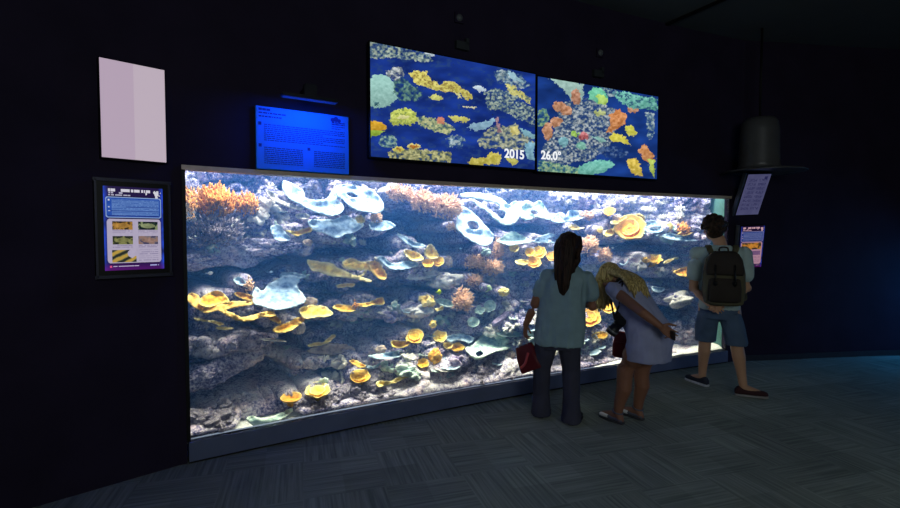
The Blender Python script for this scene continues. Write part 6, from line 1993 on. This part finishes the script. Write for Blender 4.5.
for s in (-1, 1):
    bm = bmesh.new()
    pth = catmull([V((bc.x + s * .085, -.135, 1.37)), V((bc.x + s * .115, -.10, 1.445)), V((bc.x + s * .12, -.03, 1.475)), V((bc.x + s * .125, .055, 1.44)), V((bc.x + s * .14, .135, 1.34)), V((bc.x + s * .155, .145, 1.2)), V((bc.x + s * .195, .07, 1.06)), V((bc.x + s * .19, -.10, .97)), V((bc.x + s * .16, -.17, .95))], 8)
    for k in (-1.5, -.5, .5, 1.5): add_tube(bm, [p + V((s * k * .013, 0, -abs(k) * .002)) for p in pth], .0085, 8)
    pp(bm, "shoulder_strap", M_bp)
    bm = bmesh.new()
    add_tube(bm, [V((bc.x + s * .08, bc.y - .135, 1.30)), V((bc.x + s * .08, bc.y - .15, 1.2)), V((bc.x + s * .08, bc.y - .158, 1.1))], .008, 8)
    add_box(bm, (bc.x + s * .08, bc.y - .158, 1.13), .032, .016, .036)
    pp(bm, "buckle_strap", M_buck)
bm = bmesh.new(); add_tube(bm, catmull([V((bc.x - .04, bc.y + .05, 1.41)), V((bc.x - .03, bc.y + .05, 1.455)), V((bc.x + .03, bc.y + .05, 1.455)), V((bc.x + .04, bc.y + .05, 1.41))], 6), .008, 8); pp(bm, "top_handle", M_bp2)
# ================================================================== LIGHT, CAMERA
def area(name, loc, target, sx, sy, power, col, spread=180):
    l = bpy.data.lights.new(name, 'AREA'); l.shape = 'RECTANGLE'; l.size = sx; l.size_y = sy; l.energy = power; l.color = col; l.spread = R(spread)
    o = bpy.data.objects.new(name, l); C.objects.link(o); o.location = loc
    d = (V(target) - V(loc)).normalized(); o.rotation_euler = d.to_track_quat('-Z', 'Y').to_euler()
    return o
TANK_POWER, FRONT_POWER = 135.0, 128.0
def wall_lamp(name, u, h, d, h2, d2, sx, sy, power, col, spread=180):
    o = area(name, W(u, h, d), W(u, h2, d2), sx, sy, power, col, spread)
    t_, n_ = wall_frame(u)
    z = (W(u, h, d) - W(u, h2, d2)).normalized(); y__ = z.cross(t_).normalized()
    o.rotation_euler = Matrix((t_, y__, z)).transposed().to_euler()
for k in range(6):
    u = UL + (UR - UL) * (k + .5) / 6
    wall_lamp("assumed_tank_lamp", u, 6.0, .50, 1.0, .6, .92, .5, TANK_POWER, (0.96, 1.0, 0.99))  # unseen lamps high above the tank, assumed from its lit reef
    wall_lamp("added_tank_front_lamp", u, 6.0, .14, 1.0, .3, .92, .1, FRONT_POWER, (0.96, 1.0, 0.99))  # unseen second row, added to light the fronts of the corals
    wall_lamp("tank_fill_lamp", u, 2.14, .09, .5, .7, .92, .04, 1.3, (0.96, 1.0, 0.99))  # unseen strip behind the header, added to fill shade under the upper plates
# blue bar lamp
lc_, ld_, lnr_, LL = BLUE
o = area("bar_lamp_light", lc_, lc_ - lnr_ * .16 - V((0, 0, .40)), LL, .05, 4.5, (0.0, 0.10, 1.0))
x_ = ld_; z = (lnr_ * .16 + V((0, 0, .40))).normalized(); y__ = z.cross(x_)
o.rotation_euler = Matrix((x_, y__, z)).transposed().to_euler()
# lamp for an assumed lit tank outside the frame, further along the right wall
area("assumed_next_tank_light", (6.9, 5.9, 1.1), (5.9, 5.9, 0.0), .8, .8, 16.0, (0.02, 0.36, 1.0))
# unseen fill added behind the camera for backs and floor; hall light assumed
area("assumed_hall_fill", (1.5, -2.6, 2.6), (2.2, 4.5, 1.7), 3.0, 1.5, 58.0, (0.90, 1.0, 0.97))
w = bpy.data.worlds.new("World"); SC.world = w; w.use_nodes = True
bg = w.node_tree.nodes["Background"]; bg.inputs[0].default_value = (0.34, 0.32, 0.50, 1); bg.inputs[1].default_value = 0.02

cam = bpy.data.cameras.new("camera_main"); co = bpy.data.objects.new("camera_main", cam); C.objects.link(co)
cam.sensor_width = 36; cam.lens = F * 36 / 900; cam.clip_start = .05
co.location = (0, 0, CAMH); co.rotation_euler = (R(90) - PITCH, 0, 0)
SC.camera = co
SC.view_settings.view_transform = 'Standard'; SC.view_settings.look = 'None'
SC.view_settings.exposure = 0.0; SC.view_settings.gamma = 1.0; SC.view_settings.use_curve_mapping = False
SC.cycles.max_bounces = 8; SC.cycles.transparent_max_bounces = 12; SC.cycles.volume_bounces = 2
SC.cycles.sample_clamp_indirect = 4.0
SC.cycles.use_denoising = True
